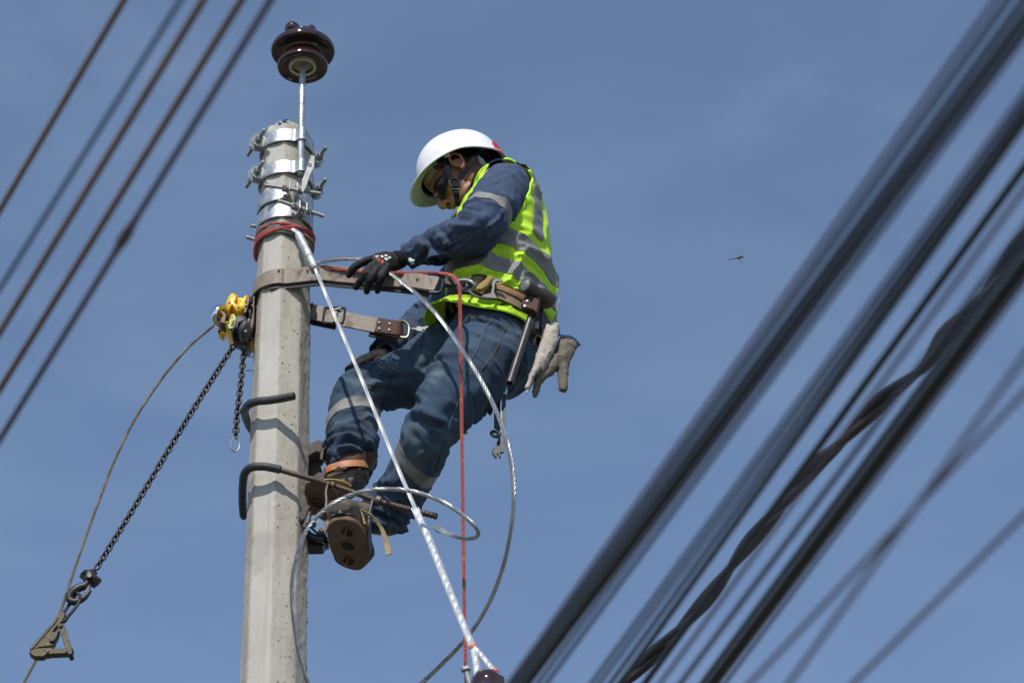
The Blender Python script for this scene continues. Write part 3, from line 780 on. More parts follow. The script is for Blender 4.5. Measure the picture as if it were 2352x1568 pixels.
# ------------------------------------------------------------------ loose stranded cables
def cable(name, label, pts, R, m, pitch=0.09, n=200, closed=False, cut=None):
    P = spl(WL(pts), n)
    o = obj(name, helix_strands(P, R, 6, pitch, 6, True, 9), m, base=P[0], label=label, cat='cable')
    return o, P
def build_cables():
    t = thing('loose_cable', 'bright steel strand held in the gloved hand and sweeping down behind the red rope', 'cable', W(912, 640, -0.3))
    pts = [(716, 607, -0.10), (745, 600, -0.15), (790, 594, -0.20), (835, 596, -0.235), (872, 612, -0.255), (912, 640, -0.29), (960, 678, -0.35), (1010, 731, -0.41), (1060, 801, -0.46), (1104, 872, -0.49), (1139, 942, -0.50), (1163, 1012, -0.50),
           (1177, 1082, -0.48), (1180, 1150, -0.46), (1172, 1226, -0.42), (1153, 1310, -0.36), (1119, 1392, -0.30), (1075, 1460, -0.24), (1026, 1513, -0.20), (966, 1570, -0.15), (900, 1622, -0.1)]
    P = spl(WL(pts), 220); obj('strand', helix_strands(P, 0.0068, 6, 0.085, 6, True, 9), M_WIRE, t)
    t = thing('looped_cable', 'grey steel strand looping past the boots with a frayed open end', 'cable', W(672, 1400, -0.4))
    pts = [(735, 1625, -0.3), (708, 1568, -0.34), (686, 1495, -0.38), (673, 1410, -0.42), (671, 1340, -0.45), (682, 1277, -0.48), (706, 1214, -0.50), (746, 1170, -0.515), (801, 1138, -0.525), (862, 1124, -0.53), (930, 1125, -0.535), (985, 1139, -0.54),
           (1040, 1166, -0.54), (1083, 1200, -0.535), (1099, 1221, -0.52), (1091, 1234, -0.50), (1066, 1236, -0.48)]
    P = spl(WL(pts), 200); obj('strand', helix_strands(P, 0.0064, 6, 0.085, 6, True, 9), M_WIRE, t)
    ends = [((1030, 1222), (1008, 1206)), ((1028, 1225), (1000, 1203)), ((1026, 1228), (993, 1207)), ((1030, 1228), (992, 1211)), ((1034, 1229), (1000, 1219)), ((1032, 1226), (1004, 1209)), ((1036, 1231), (997, 1214))]
    for k, (a, b) in enumerate(ends):
        d = 0.0022 * (k - 3)
        q = spl(WL([(1078, 1237 + d * 300, -0.488 + d), (1066, 1236 + d * 500, -0.48 + d), (a[0], a[1], -0.465 + d), (b[0], b[1], -0.455 + d)]), 20)
        obj('frayed_wire', tube(q, 0.0021, 6), M_WIRE, t)
build_cables()
def red_rope():
    t = thing('hand_line', 'red rope lying along the strap, then hanging straight down past the hip', 'rope', W(1057, 660, -0.38))
    pts = [(716, 612, -0.105), (760, 616, -0.15), (805, 621, -0.19), (850, 626, -0.222), (900, 627, -0.25), (955, 626, -0.28), (1005, 627, -0.31), (1036, 632, -0.345), (1051, 645, -0.375), (1056, 668, -0.385), (1057, 720, -0.385), (1059, 850, -0.385), (1061, 1000, -0.38), (1064, 1200, -0.38), (1067, 1400, -0.38), (1071, 1568, -0.38), (1073, 1640, -0.38)]
    P = spl(WL(pts), 260); obj('laid_strands', helix_strands(P, 0.0056, 3, 0.030, 7, False, 10), M_ROPE, t)
    L = arclen(P)[-1]; n = int(L / 0.03 * 10); Qh = even(P, n); T_, N_, B_ = frames(Qh); a_ = np.linspace(0, L, n) / 0.03 * 2 * PI + 0.25
    obj('tracer_yarn', tube(Qh + 0.0050 * (np.cos(a_)[:, None] * N_ + np.sin(a_)[:, None] * B_), 0.0012, 5), mat('ochre_tracer', (0.36, 0.19, 0.04), 0.85, 0, 0.5, 30, spots=[((0.42, 0.07, 0.06), 26, 0.5, 0.05)]), t)
    fz = []
    Q = even(P, 700)
    for k in range(150):
        i = random.randrange(8, 560 if k % 3 else 260); d = nrm(rng.normal(size=3)); fz.append(tube(np.array([Q[i], Q[i] + d * 0.0075, Q[i] + d * 0.009 + rng.normal(size=3) * 0.003]), 0.0005, 3))
    obj('rope_fibres', join(*fz), M_FUZZ, t, kind='stuff')
red_rope()
# ------------------------------------------------------------------ overhead wires
def wire(label, a, b, h, r, m, group, twist=None, knot=None, ext=14.0):
    """straight overhead line through two sight lines at height h above the camera"""
    z = CAM[2] + h
    p, q = Wz(a[0], a[1], z), Wz(b[0], b[1], z); d = nrm(q - p); L = np.linalg.norm(q - p)
    s = np.linspace(-ext, L + ext, 61)
    P = p + s[:, None] * d
    o = obj('overhead_cable', tube(P, r, 12), m, base=p, label=label, cat='cable', group=group)
    if knot:
        k = Wz(knot[0], knot[1], z); k = p + d * np.dot(k - p, d)
        obj('splice', tube(np.array([k - d * 0.05, k - d * 0.03, k - d * 0.012, k + d * 0.012, k + d * 0.03, k + d * 0.05]), [r * 1.02, r * 1.25, r * 1.75, r * 1.75, r * 1.25, r * 1.02], 10), m, o)
    return o
GL = 'thin overhead cables crossing the upper left corner'
wire('brown cable nearest the top left corner, sharpest of the left cables', (285, 0), (0, 482), 3.3, 0.0055, M_CABLE2, GL)
wire('faint blue-grey blurred cable second from the top left corner', (415, 0), (0, 662), 2.7, 0.0034, M_CABLE4, GL)
wire('brown cable third from the top left corner, middle of the five', (467, 0), (0, 762), 3.0, 0.0056, M_CABLE2, GL)
wire('brown cable fourth from the top left corner, left of the knotted one', (555, 0), (0, 893), 3.0, 0.0056, M_CABLE2, GL)
wire('purplish cable with a small knot, closest of the left cables to the pole', (622, 0), (0, 1008), 2.8, 0.0050, M_CABLE3, GL, knot=(289, 545))
GR = 'thick blurred cables crossing the right side'
M_CB = mat('blue_black_jacket', (0.022, 0.034, 0.055), 0.28, 0, 0.25, 8)
M_CG = mat('greyish_jacket', (0.06, 0.07, 0.11), 0.4, 0, 0.25, 8)
def W2(label, u0, u1, h, r, m): wire(label, (u0, 804), (u1, 1568), h, r, m, GR, ext=16.0)
W2('slim purplish cable on the uppermost edge of the bundle nearest the worker', 1713, 1168, 2.35, 0.0032, M_CABLE3)
W2('dark blue cable second from the upper edge of the bundle nearest the worker', 1734, 1181, 2.5, 0.0043, M_CB)
W2('blue-black cable third from the upper edge of the bundle nearest the worker', 1757, 1193, 2.55, 0.0048, M_CB)
W2('thickest black cable in the middle of the bundle nearest the worker', 1782, 1206, 2.7, 0.0098, M_CABLE)
W2('grey-blue cable just below the black core of the bundle nearest the worker', 1800, 1234, 2.4, 0.0036, M_CG)
W2('slim grey cable on the lowest edge of the bundle nearest the worker', 1820, 1255, 2.35, 0.0036, M_CG)
W2('pale cable on the upper edge of the second bundle', 1920, 1358, 2.3, 0.0034, M_CG)
W2('pale cable second from the upper edge of the second bundle', 1939, 1377, 2.35, 0.0034, M_CG)
W2('blue cable third from the upper edge of the second bundle', 1957, 1402, 2.4, 0.0042, M_CB)
W2('dark blue cable on the lower edge of the second bundle', 1976, 1425, 2.55, 0.0050, M_CABLE)
W2('dark navy cable just above the twisted cable', 2044, 1481, 2.7, 0.0062, M_CABLE)
W2('faint purple cable partly hidden behind the twisted cable', 2080, 1516, 2.2, 0.0032, M_CABLE3)
W2('faint grey-blue cable between the twisted cable and the thick black cable', 2140, 1563, 2.3, 0.0042, M_CG)
W2('bluish cable hugging the upper flank of the thick black cable', 2176, 1612, 2.6, 0.0048, M_CB)
W2('straight thick black cable just right of the twisted cable', 2206, 1633, 3.1, 0.0142, M_CABLE)
W2('pale grey cable running along the lower flank of the thick black cable', 2236, 1664, 2.35, 0.0036, M_CG)
GF = 'faint thin cables in the lower right corner'
wire('faint purplish cable, steeper one of the two crossing low on the right', (2352, 820), (1812, 1568), 1.75, 0.0031, M_CABLE3, GF)
wire('faint purplish cable, flatter one of the two crossing low on the right', (2352, 902), (1722, 1568), 1.85, 0.0031, M_CABLE3, GF)
wire('faint purplish cable alone in the lowest right corner', (2352, 1182), (1960, 1568), 1.8, 0.0031, M_CABLE3, GF)
def twisted():
    z = CAM[2] + 3.9
    px = [(2640, 250), (2500, 390), (2352, 548), (2290, 640), (2235, 708), (2172, 768), (2120, 842), (2030, 916), (1925, 1022), (1868, 1075), (1765, 1195), (1708, 1262), (1625, 1372), (1548, 1455), (1462, 1540), (1425, 1572), (1350, 1650), (1250, 1780), (1180, 1850)]
    P = spl(np.array([Wz(u, v, z) for u, v in px]), 240)
    t = thing('twisted_cable', 'black twisted cable snaking between the straight cables on the right', 'cable', P[0])
    T, N, B = frames(P); L = arclen(P); out = []
    a = L / 0.6 * 2 * PI
    for k in (0, PI):
        out.append(tube(P + 0.0090 * (np.cos(a + k)[:, None] * N + np.sin(a + k)[:, None] * B), 0.0108, 10))
    obj('cable_core', out[0], M_CABLE, t); obj('cable_core', out[1], mat('dark_brown_jacket', (0.040, 0.027, 0.022), 0.55, 0, 0.3, 8), t)
twisted()

# ------------------------------------------------------------------ chain hoist, chains, grip and tail wire
def hv(x, y): return (470.9 + x / 9.103, 660.4 + y / 9.103)     # reading of the enlarged hoist
def hp(pts, y, th, bev=0.004): return pxplate([hv(*p) for p in pts], y, th, bev)
def build_hoist():
    t = thing('chain_hoist', 'yellow lever chain hoist hooked to the left side of the pole', 'chain hoist', W(540, 735, 0.03))
    obj('main_casting', join(hp([(455, 420), (500, 330), (545, 250), (600, 236), (680, 268), (690, 320), (660, 400), (690, 520), (770, 600), (770, 660), (690, 680), (620, 600), (560, 560), (520, 640), (470, 600), (452, 500)], -0.005, 0.085, 0.012),
        hp([(425, 880), (470, 840), (540, 880), (600, 870), (608, 930), (560, 970), (470, 945)], -0.01, 0.09, 0.01)), M_YELLOW, t, ang=50, kind='stuff')
    obj('gear_cover', join(hp([(672, 330), (720, 306), (810, 320), (880, 256), (930, 275), (945, 350), (900, 480), (850, 665), (770, 640), (700, 540), (665, 430)], 0.0, 0.075, 0.012),
        ellipsoid(W(*hv(770, 400), -0.034), (0.016, 0.010, 0.017), None, 14, 8)), M_YELLOW, t, ang=50)
    obj('lower_casting', hp([(455, 970), (540, 960), (700, 1010), (700, 1110), (600, 1175), (530, 1140), (465, 1060)], 0.02, 0.075, 0.010), M_YELLOW, t, ang=50)
    obj('rear_lug', hp([(290, 860), (370, 850), (465, 930), (400, 1050), (365, 1055), (280, 1010)], 0.045, 0.04, 0.006), M_YELLOW, t, ang=50)
    obj('name_plate', hp([(462, 840), (550, 570), (610, 560), (662, 640), (655, 690), (590, 860), (530, 886), (470, 860)], -0.050, 0.010, 0.002), M_GREENPLATE, t)
    for p in ((560, 605), (645, 680), (475, 800), (590, 835)):
        c = W(*hv(*p), -0.057); obj('plate_screw', ellipsoid(c, (0.0022, 0.0016, 0.0022), None, 8, 5), M_ZINC, t)
    for k in range(4):
        a, b = W(*hv(548 + 9 * k, 800 - 2 * k), -0.0556), W(*hv(585 + 9 * k, 690 - 2 * k), -0.0556)
        obj('print_line', tube(np.array([a, b]), 0.0009, 4), mat('red_print', (0.25, 0.07, 0.03), 0.7), t)
    obj('handle_housing', hp([(600, 920), (640, 790), (690, 670), (760, 655), (850, 690), (900, 745), (840, 770), (740, 870), (700, 1000), (640, 960), (580, 1040), (565, 1020)], -0.03, 0.06, 0.008), M_GREYCAST, t, ang=50)
    obj('lever_handle', hp([(720, 960), (760, 850), (820, 765), (900, 765), (965, 830), (930, 930), (870, 1045), (800, 1060), (720, 1015)], -0.055, 0.075, 0.014), M_GREYCAST, t, ang=50)
    obj('handle_bore', lathe([(0.0005, 0), (0.0035, 0), (0.0045, 0.002), (0.0005, 0.002)], W(*hv(850, 910), -0.0945), (0, -1, 0), 14), M_BLACKPL, t)
    # side plates, spacers and brake disc between the casting and the pole
    obj('side_plate', hp([(900, 300), (950, 330), (960, 420), (900, 620), (870, 700), (830, 680), (880, 480)], 0.0, 0.085, 0.003), M_RUST, t, ang=30)
    obj('brake_disc', lathe([(0.006, -0.012), (0.036, -0.012), (0.038, -0.009), (0.038, 0.009), (0.036, 0.012), (0.006, 0.012)], W(*hv(935, 830), 0.015), W(*hv(1090, 900), 0.0) - W(*hv(900, 830), 0.0), 30), M_DARKSTEEL, t)
    obj('end_plate', hp([(1035, 380), (1062, 380), (1062, 900), (1010, 1080), (880, 1260), (840, 1235), (960, 1080), (1015, 900), (1040, 700)], 0.01, 0.11, 0.003), M_RUST, t, ang=30)
    for a, b in (((940, 390), (1090, 440)), ((890, 1045), (1010, 1090)), ((930, 540), (1010, 580))):
        obj('spacer_bolt', rod(W(*hv(*a), -0.02), W(*hv(*b), -0.015), 0.0055, 12), M_RUST, t)
    obj('dark_casing', hp([(700, 1010), (880, 1040), (960, 1080), (900, 1190), (840, 1260), (770, 1210), (640, 1170)], 0.01, 0.07, 0.006), M_DARKSTEEL, t, ang=40)
    obj('yellow_end_cap', hp([(960, 1190), (1060, 1150), (1060, 1260), (860, 1265)], 0.03, 0.06, 0.004), M_YELLOW, t, ang=40)
    obj('casting_bolt', rod(W(*hv(860, 385), -0.045), W(*hv(860, 385), -0.03), 0.0052, 12), M_ZINC, t)
    for p, s in (((520, 325), 0.005), ((688, 420), 0.004), ((296, 915), 0.004)):
        obj('oil_hole', ellipsoid(W(*hv(*p), -0.046 if p[0] > 400 else 0.024), (s, 0.002, s * 1.6), None, 10, 6), M_BLACKPL, t)
    # polished hand wheel
    c = W(*hv(318, 600), 0.01); ax = nrm(W(*hv(250, 565), -0.028) - c + np.array([0, 0, 0.0]))
    ax = nrm(np.array([-0.80, -0.50, 0.32]))
    ax2 = nrm(np.array([-0.86, 0.44, 0.30]))
    obj('hand_wheel', lathe([(0.020, -0.011), (0.034, -0.012), (0.0375, -0.006), (0.0375, 0.006), (0.033, 0.012), (0.028, 0.012), (0.026, 0.004), (0.020, 0.002)], c, ax2, 40), M_CHROME, t)
    obj('wheel_hub', lathe([(0.002, -0.010), (0.018, -0.010), (0.020, 0.0), (0.012, 0.006), (0.002, 0.007)], c, ax2, 24), M_RUST, t)
    obj('wheel_bracket', hp([(330, 560), (400, 570), (480, 640), (480, 690), (430, 860), (330, 840), (340, 720), (380, 680)], -0.025, 0.05, 0.005), M_RUST, t, ang=40)
    # hook and sling that hold it to the pole
    hk = spl(WL([(577, 742, -0.01), (575, 722, -0.02), (570, 708, -0.02), (575, 694, -0.01), (588, 686, 0.01), (600, 690, 0.03)]), 40)
    obj('top_hook', tube(hk, np.linspace(0.010, 0.007, 40), 10), M_DARKSTEEL, t)
    obj('hook_swivel', box(W(580, 712, 0.0), 0.010, 0.014, 0.017, bev=0.004), M_RUST, t)
    s = thing('wire_sling', 'dark steel sling round the pole above the yellow hoist', 'sling', W(585, 690, 0))
    zc = W(585, 690, 0.0)[2]
    A = np.linspace(0, 2 * PI, 60, endpoint=False)
    P = np.array([cyl(a, pole_r(zc) + 0.007, zc - 0.0 + 0.045 * (-math.cos(a) * -0.5 - 0.5) * 0 - 0.02 * math.sin(a)) for a in A if True])
    back = [a for a in A if PI * 0.55 < a < PI * 1.62]
    Pb = np.array([cyl(a, pole_r(zc) + 0.007, zc + 0.01 * math.sin(2 * a)) for a in back])
    obj('strand', helix_strands(Pb, 0.006, 6, 0.06), M_WIRE_OLD, s)
build_hoist()

def chain(name, label, pts, pitch, hwid, wr, pl=0.0):
    P = spl(WL(pts), 200); L = arclen(P)[-1]; n = int(round(L / pitch)); Q = even(P, n + 1)
    t = thing(name, label, 'chain', Q[0])
    # one link: a stadium of round bar
    ln = pitch / 2 + wr * 0.95; st = max(ln - hwid, 0.001); a = np.linspace(0, 2 * PI, 18, endpoint=False)
    S = np.stack([hwid * np.sin(a), np.zeros(18), np.sign(np.cos(a)) * st + hwid * np.cos(a)], 1)
    me = mesh_data('chain_link', tube(S, wr, 7, closed=True), M_CHAIN, 70)
    for k in range(n):
        c = (Q[k] + Q[k + 1]) / 2; Z = nrm(Q[k + 1] - Q[k]); X0 = nrm(np.cross(Z, (0, 1, 0))); Y0 = np.cross(Z, X0)
        a = (0.22 if k % 2 == 0 else PI / 2 + 0.22) + random.uniform(-0.14, 0.14) + pl * k
        X = X0 * math.cos(a) + Y0 * math.sin(a); Y = np.cross(Z, X)
        inst('chain_link', me, t, basis(c, X, Y, Z))
    return t, Q
chain('load_chain', 'long black chain slanting down-left from the yellow hoist to the hook', [(537, 793, 0.0), (450, 930, 0.0), (380, 1045, 0.0), (300, 1178, 0.0), (221, 1306, 0.0)], 0.0176, 0.0082, 0.0032)
tc, Q = chain('tail_chain', 'short black chain hanging straight down from the hoist with a ring at its end', [(560, 793, -0.01), (557, 840, -0.01), (552, 890, -0.01), (545, 950, -0.01), (541, 1003, -0.01)], 0.0172, 0.0082, 0.0032)
def endring():
    c = W(540, 1021, -0.01); a = np.linspace(0, 2 * PI, 40); X = nrm(np.array([0.55, 0.0, 0.42])); X = nrm(W(552, 1010, -0.01) - W(546, 1036, -0.01)); Y = nrm(np.array([0.75, 0.35, -0.2]))
    P = c + 0.0245 * np.cos(a)[:, None] * X + 0.0145 * np.sin(a)[:, None] * Y; P = P + np.linspace(-0.003, 0.003, 40)[:, None] * np.array([0.3, -1, 0.2])
    obj('split_ring', tube(P, 0.0023, 8), M_ZINC, tc)
endring()
def gv(x, y): return (57.4 + x / 5.811, 1280.5 + y / 5.811)
def gt(pts, y=0.0): return WL([gv(*p) + (y,) for p in pts])
def build_grip():
    t = thing('swivel_hook', 'dark swivel hook with a clustered head at the lower end of the long chain', 'hook', W(207, 1325, 0))
    parts = [ellipsoid(W(*gv(858, 262), 0.0), (0.020, 0.018, 0.026)), ]
    obj('swivel_block', parts[0], M_DARKSTEEL, t)
    for p, r, y in (((800, 215), 0.0105, -0.006), ((905, 205), 0.0100, 0.012), ((945, 300), 0.0125, -0.004), ((915, 350), 0.009, 0.0), ((775, 245), 0.008, 0.008)):
        obj('block_bolt', nut(W(*gv(*p), y), (0.55 if p[0] > 860 else -0.6, -0.4, 0.55), r * 1.2, r * 1.9), M_DARKSTEEL, t, ang=20)
    obj('centre_bolt', nut(W(*gv(862, 245), -0.021), (0, -1, 0.1), 0.0085, 0.010), M_DARKSTEEL, t, ang=20)
    hk = spl(np.hstack([gt([(838, 330), (800, 372), (740, 392), (672, 428), (606, 488), (592, 545), (640, 585), (715, 575), (785, 535), (840, 478), (880, 430)]), np.array([[0.012], [0.0125], [0.013], [0.0135], [0.0125], [0.0115], [0.0115], [0.0105], [0.0095], [0.0075], [0.004]])]), 60)
    obj('hook_body', tube(hk[:, :3], hk[:, 3], 12), M_DARKSTEEL, t)
    obj('safety_latch', tube(gt([(862, 350), (845, 410), (820, 465)]), [0.007, 0.0065, 0.0045], 8), M_ZINC, t)
    g = thing('cable_grip', 'worn yellow come-along wire grip clamped on the wire at the lower left', 'wire grip', W(*gv(380, 1100), 0))
    obj('bail_link', tube(spl(np.vstack([gt([(708, 470), (735, 520)], -0.012), gt([(722, 585), (672, 665), (590, 762), (525, 850)], -0.010), gt([(492, 830)], 0.0), gt([(520, 735), (600, 610)], 0.012), gt([(660, 520), (680, 480)], 0.006)]), 70, True), 0.0052, 9, closed=True), M_DARKSTEEL, g)
    def gp(pts, y, th, bev=0.003): return pxplate([gv(*p) for p in pts], y, th, bev)
    obj('upper_jaw', gp([(420, 800), (455, 752), (520, 735), (548, 760), (520, 850), (440, 915), (392, 1005), (405, 1030), (468, 1000), (450, 1060), (400, 1160), (380, 1205), (200, 1225), (75, 1262), (72, 1225), (130, 1155), (280, 985), (360, 900)], 0.0, 0.026, 0.004), M_GRIP, g, ang=45)
    obj('lower_jaw', gp([(58, 1278), (110, 1240), (250, 1222), (378, 1212), (402, 1236), (535, 1228), (640, 1222), (655, 1255), (620, 1302), (560, 1300), (280, 1322), (225, 1352), (130, 1346), (78, 1318)], -0.002, 0.028, 0.005), M_GRIP, g, ang=45)
    obj('lever_arm', gp([(428, 900), (520, 880), (560, 990), (628, 1215), (640, 1280), (590, 1300), (545, 1260), (535, 1195), (470, 985)], -0.012, 0.016, 0.003), M_GRIP, g, ang=45)
    obj('jaw_rail', tube(gt([(85, 1225), (140, 1165), (285, 1000), (400, 870), (438, 800)], -0.012), 0.0034, 7), M_DARKSTEEL, g)
    for p, r in (((362, 1088), 0.0085), ((300, 1252), 0.005), ((605, 1265), 0.0075), ((478, 900), 0.006)):
        obj('pivot_pin', lathe([(0.0005, 0.004), (r * 0.8, 0.004), (r, 0.002), (r, -0.034), (0.0005, -0.034)], W(*gv(*p), -0.0165 if p[0] < 450 else -0.022), (0, -1, 0), 14), M_DARKSTEEL, g)
    w = thing('tail_wire', 'thin old steel wire curving from the hoist down through the yellow grip', 'wire', W(488, 752, 0))
    P = spl(WL([(640, 655, 0.11), (600, 672, 0.10), (560, 692, 0.075), (520, 722, 0.06), (488, 750, 0.03), (430, 800, 0.01), (370, 872, 0.0), (310, 962, 0.0), (262, 1060, 0.0), (225, 1156, 0.0), (190, 1252, 0.0), (160, 1340, 0.0), (139, 1402, 0.0), (120, 1440, 0.0), (86, 1508, 0.0), (52, 1572, 0.0), (10, 1645, 0.0)]), 200)
    obj('strand', helix_strands(P, 0.0049, 6, 0.055, 5, True, 9), M_WIRE_OLD, w)
build_grip()

# ------------------------------------------------------------------ positioning strap round pole and worker
def build_strap():
    t = thing('pole_strap', 'long brown leather strap passing round the pole from hip to hip', 'strap', W(651, 638, -0.09))
    zs = W(651, 634, -0.094)[2]
    near = WL([(992, 652, -0.288), (930, 643, -0.255), (860, 637, -0.212), (790, 631, -0.165), (740, 627, -0.13)])
    R1 = pole_r(zs) + 0.008
    wrap = [cyl(math.radians(a), R1, zs) for a in range(14, -196, -14)]
    rear = WL([(712, 716, 0.088), (760, 727, 0.088), (830, 741, 0.088), (900, 755, 0.088), (918, 760, 0.088)])
    P = np.vstack([near, wrap, rear]); P = even(spl(P, 300), 200)
    up = np.array([0.10, 0, 1.0])
    obj('leather_band', ribbon(P, up, 0.0285, 0.0032), M_LEATHER, t, ang=30)
    T, N, B = frames(P, (0, 0, 1))
    s = arclen(P); nr = s < 0.60
    inn = P[nr] + np.array([0, 0, -0.013]); inn[:, 1] += 0.008
    obj('inner_layer', ribbon(inn, up, 0.030, 0.003), M_LEATHER_EDGE, t, ang=30)
    # stitched edge along near run
    # overlap stub with punched hole near the buckle loop
    st = spl(WL([(925, 641, -0.262), (955, 645, -0.280), (985, 650, -0.296), (1004, 653, -0.303)]), 24)
    obj('folded_end', ribbon(st, up, 0.0265, 0.0045), M_LEATHER, t, ang=30)
    for (u, v) in ((958, 640), (731, 618), (706, 621)):
        y = -0.289 if u > 900 else (-0.135 if u > 720 else -0.118)
        obj('punched_hole', ellipsoid(W(u, v, y - 0.002), (0.0042, 0.0016, 0.0042), None, 12, 6), M_BLACKPL, t)
    obj('punched_hole', ellipsoid(W(640, 621, -0.100), (0.0038, 0.0025, 0.0038), None, 12, 6), M_BLACKPL, t)
    lp = spl(WL([(984, 629, -0.300), (1008, 631, -0.305), (1017, 639, -0.308), (1017, 655, -0.308), (1010, 671, -0.305), (986, 672, -0.300)]), 40)
    obj('loop_buckle', tube(lp, 0.0052, 9), M_DARKSTEEL, t)
    # swivel snap hook to the near D-ring
    sh = obj('snap_hook', pxplate([(1018, 644), (1050, 637), (1056, 641), (1056, 652), (1046, 662), (1022, 657)], -0.318, 0.022, 0.004), M_LEATHER_EDGE, t, ang=40)
    hk = spl(WL([(1050, 645, -0.330), (1068, 643, -0.334), (1084, 648, -0.336), (1090, 658, -0.330), (1082, 666, -0.318), (1064, 664, -0.310), (1052, 656, -0.312)]), 50)
    obj('hook_bow', tube(hk, 0.0056, 9), M_ZINC, sh)
    obj('hook_gate', tube(WL([(1046, 662, -0.322), (1062, 667, -0.326), (1070, 662, -0.326)]), 0.0045, 8), M_DARKSTEEL, sh)
    # rear run: sliding adjuster, riveted tab, loop and snap
    def bq(x, y): return (746.5 + x / 2.7012, 660.4 + y / 2.7012)
    a = obj('slide_adjuster', tube(spl(WL([(786, 707, 0.085), (792, 712, 0.085), (788, 739, 0.085), (780, 742, 0.085), (745, 741, 0.085), (742, 737, 0.085), (746, 712, 0.085), (750, 707, 0.085)]), 60, True), 0.0042, 8, closed=True), M_DARKSTEEL, t)
    obj('centre_bar', rod(W(772, 716, 0.080), W(768, 740, 0.080), 0.0052, 10), M_ZINC, a)
    obj('top_bar', rod(W(762, 713, 0.080), W(784, 708, 0.080), 0.0040, 10), M_ZINC, a)
    ly = spl(WL([(712, 728, 0.105), (745, 735, 0.105), (775, 741, 0.105)]), 20)
    obj('inner_layer', ribbon(ly, up, 0.027, 0.004), M_LEATHER_EDGE, t, ang=30)
    ly = spl(WL([(852, 757, 0.097), (890, 766, 0.097), (916, 770, 0.097)]), 20)
    obj('inner_layer', ribbon(ly, up, 0.026, 0.004), M_LEATHER_EDGE, t, ang=30)
    tb = spl(WL([(864, 746, 0.081), (890, 750, 0.081), (912, 753, 0.081), (921, 755, 0.087), (924, 757, 0.099)]), 30)
    tab = obj('riveted_tab', ribbon(tb, up, 0.0275, 0.0030), M_LEATHER_RED, t, ang=30)
    for (u, v) in ((871, 741), (895, 744), (871, 755), (894, 758)):
        p = W(u, v, 0.077); obj('rivet', ellipsoid(p, (0.0056, 0.0034, 0.0056), None, 14, 8), M_ZINC, tab)
    lp = spl(WL([(915, 737, 0.09), (930, 739, 0.09), (938, 746, 0.09), (940, 757, 0.09), (937, 772, 0.09), (928, 776, 0.09), (908, 771, 0.09)]), 40)
    obj('loop_buckle', tube(lp, 0.0050, 9), mat('brassy_steel', (0.26, 0.23, 0.17), 0.4, 0.85, 0.25, 60), t)
    sn = obj('snap_hook', tube(WL([(940, 755, 0.09), (953, 756, 0.09), (962, 758, 0.09)]), [0.0035, 0.0035, 0.006], 9), M_ZINC, t)
    obj('hook_body', pxplate([(958, 752), (968, 754), (990, 750), (1000, 748), (1004, 752), (1002, 760), (988, 766), (958, 764), (952, 760)], 0.09, 0.018, 0.003), mat('dull_plate_zinc', (0.30, 0.31, 0.31), 0.6, 0.3, 0.3, 60, 0.2, 200), sn, ang=40)
    obj('hook_gate', rod(W(984, 750, 0.082), W(1006, 747, 0.080), 0.0058, 12), M_CHROME, sn)
    obj('hook_eye', ellipsoid(W(972, 757, 0.0805), (0.003, 0.0015, 0.003), None, 10, 6), M_BLACKPL, sn)
build_strap()

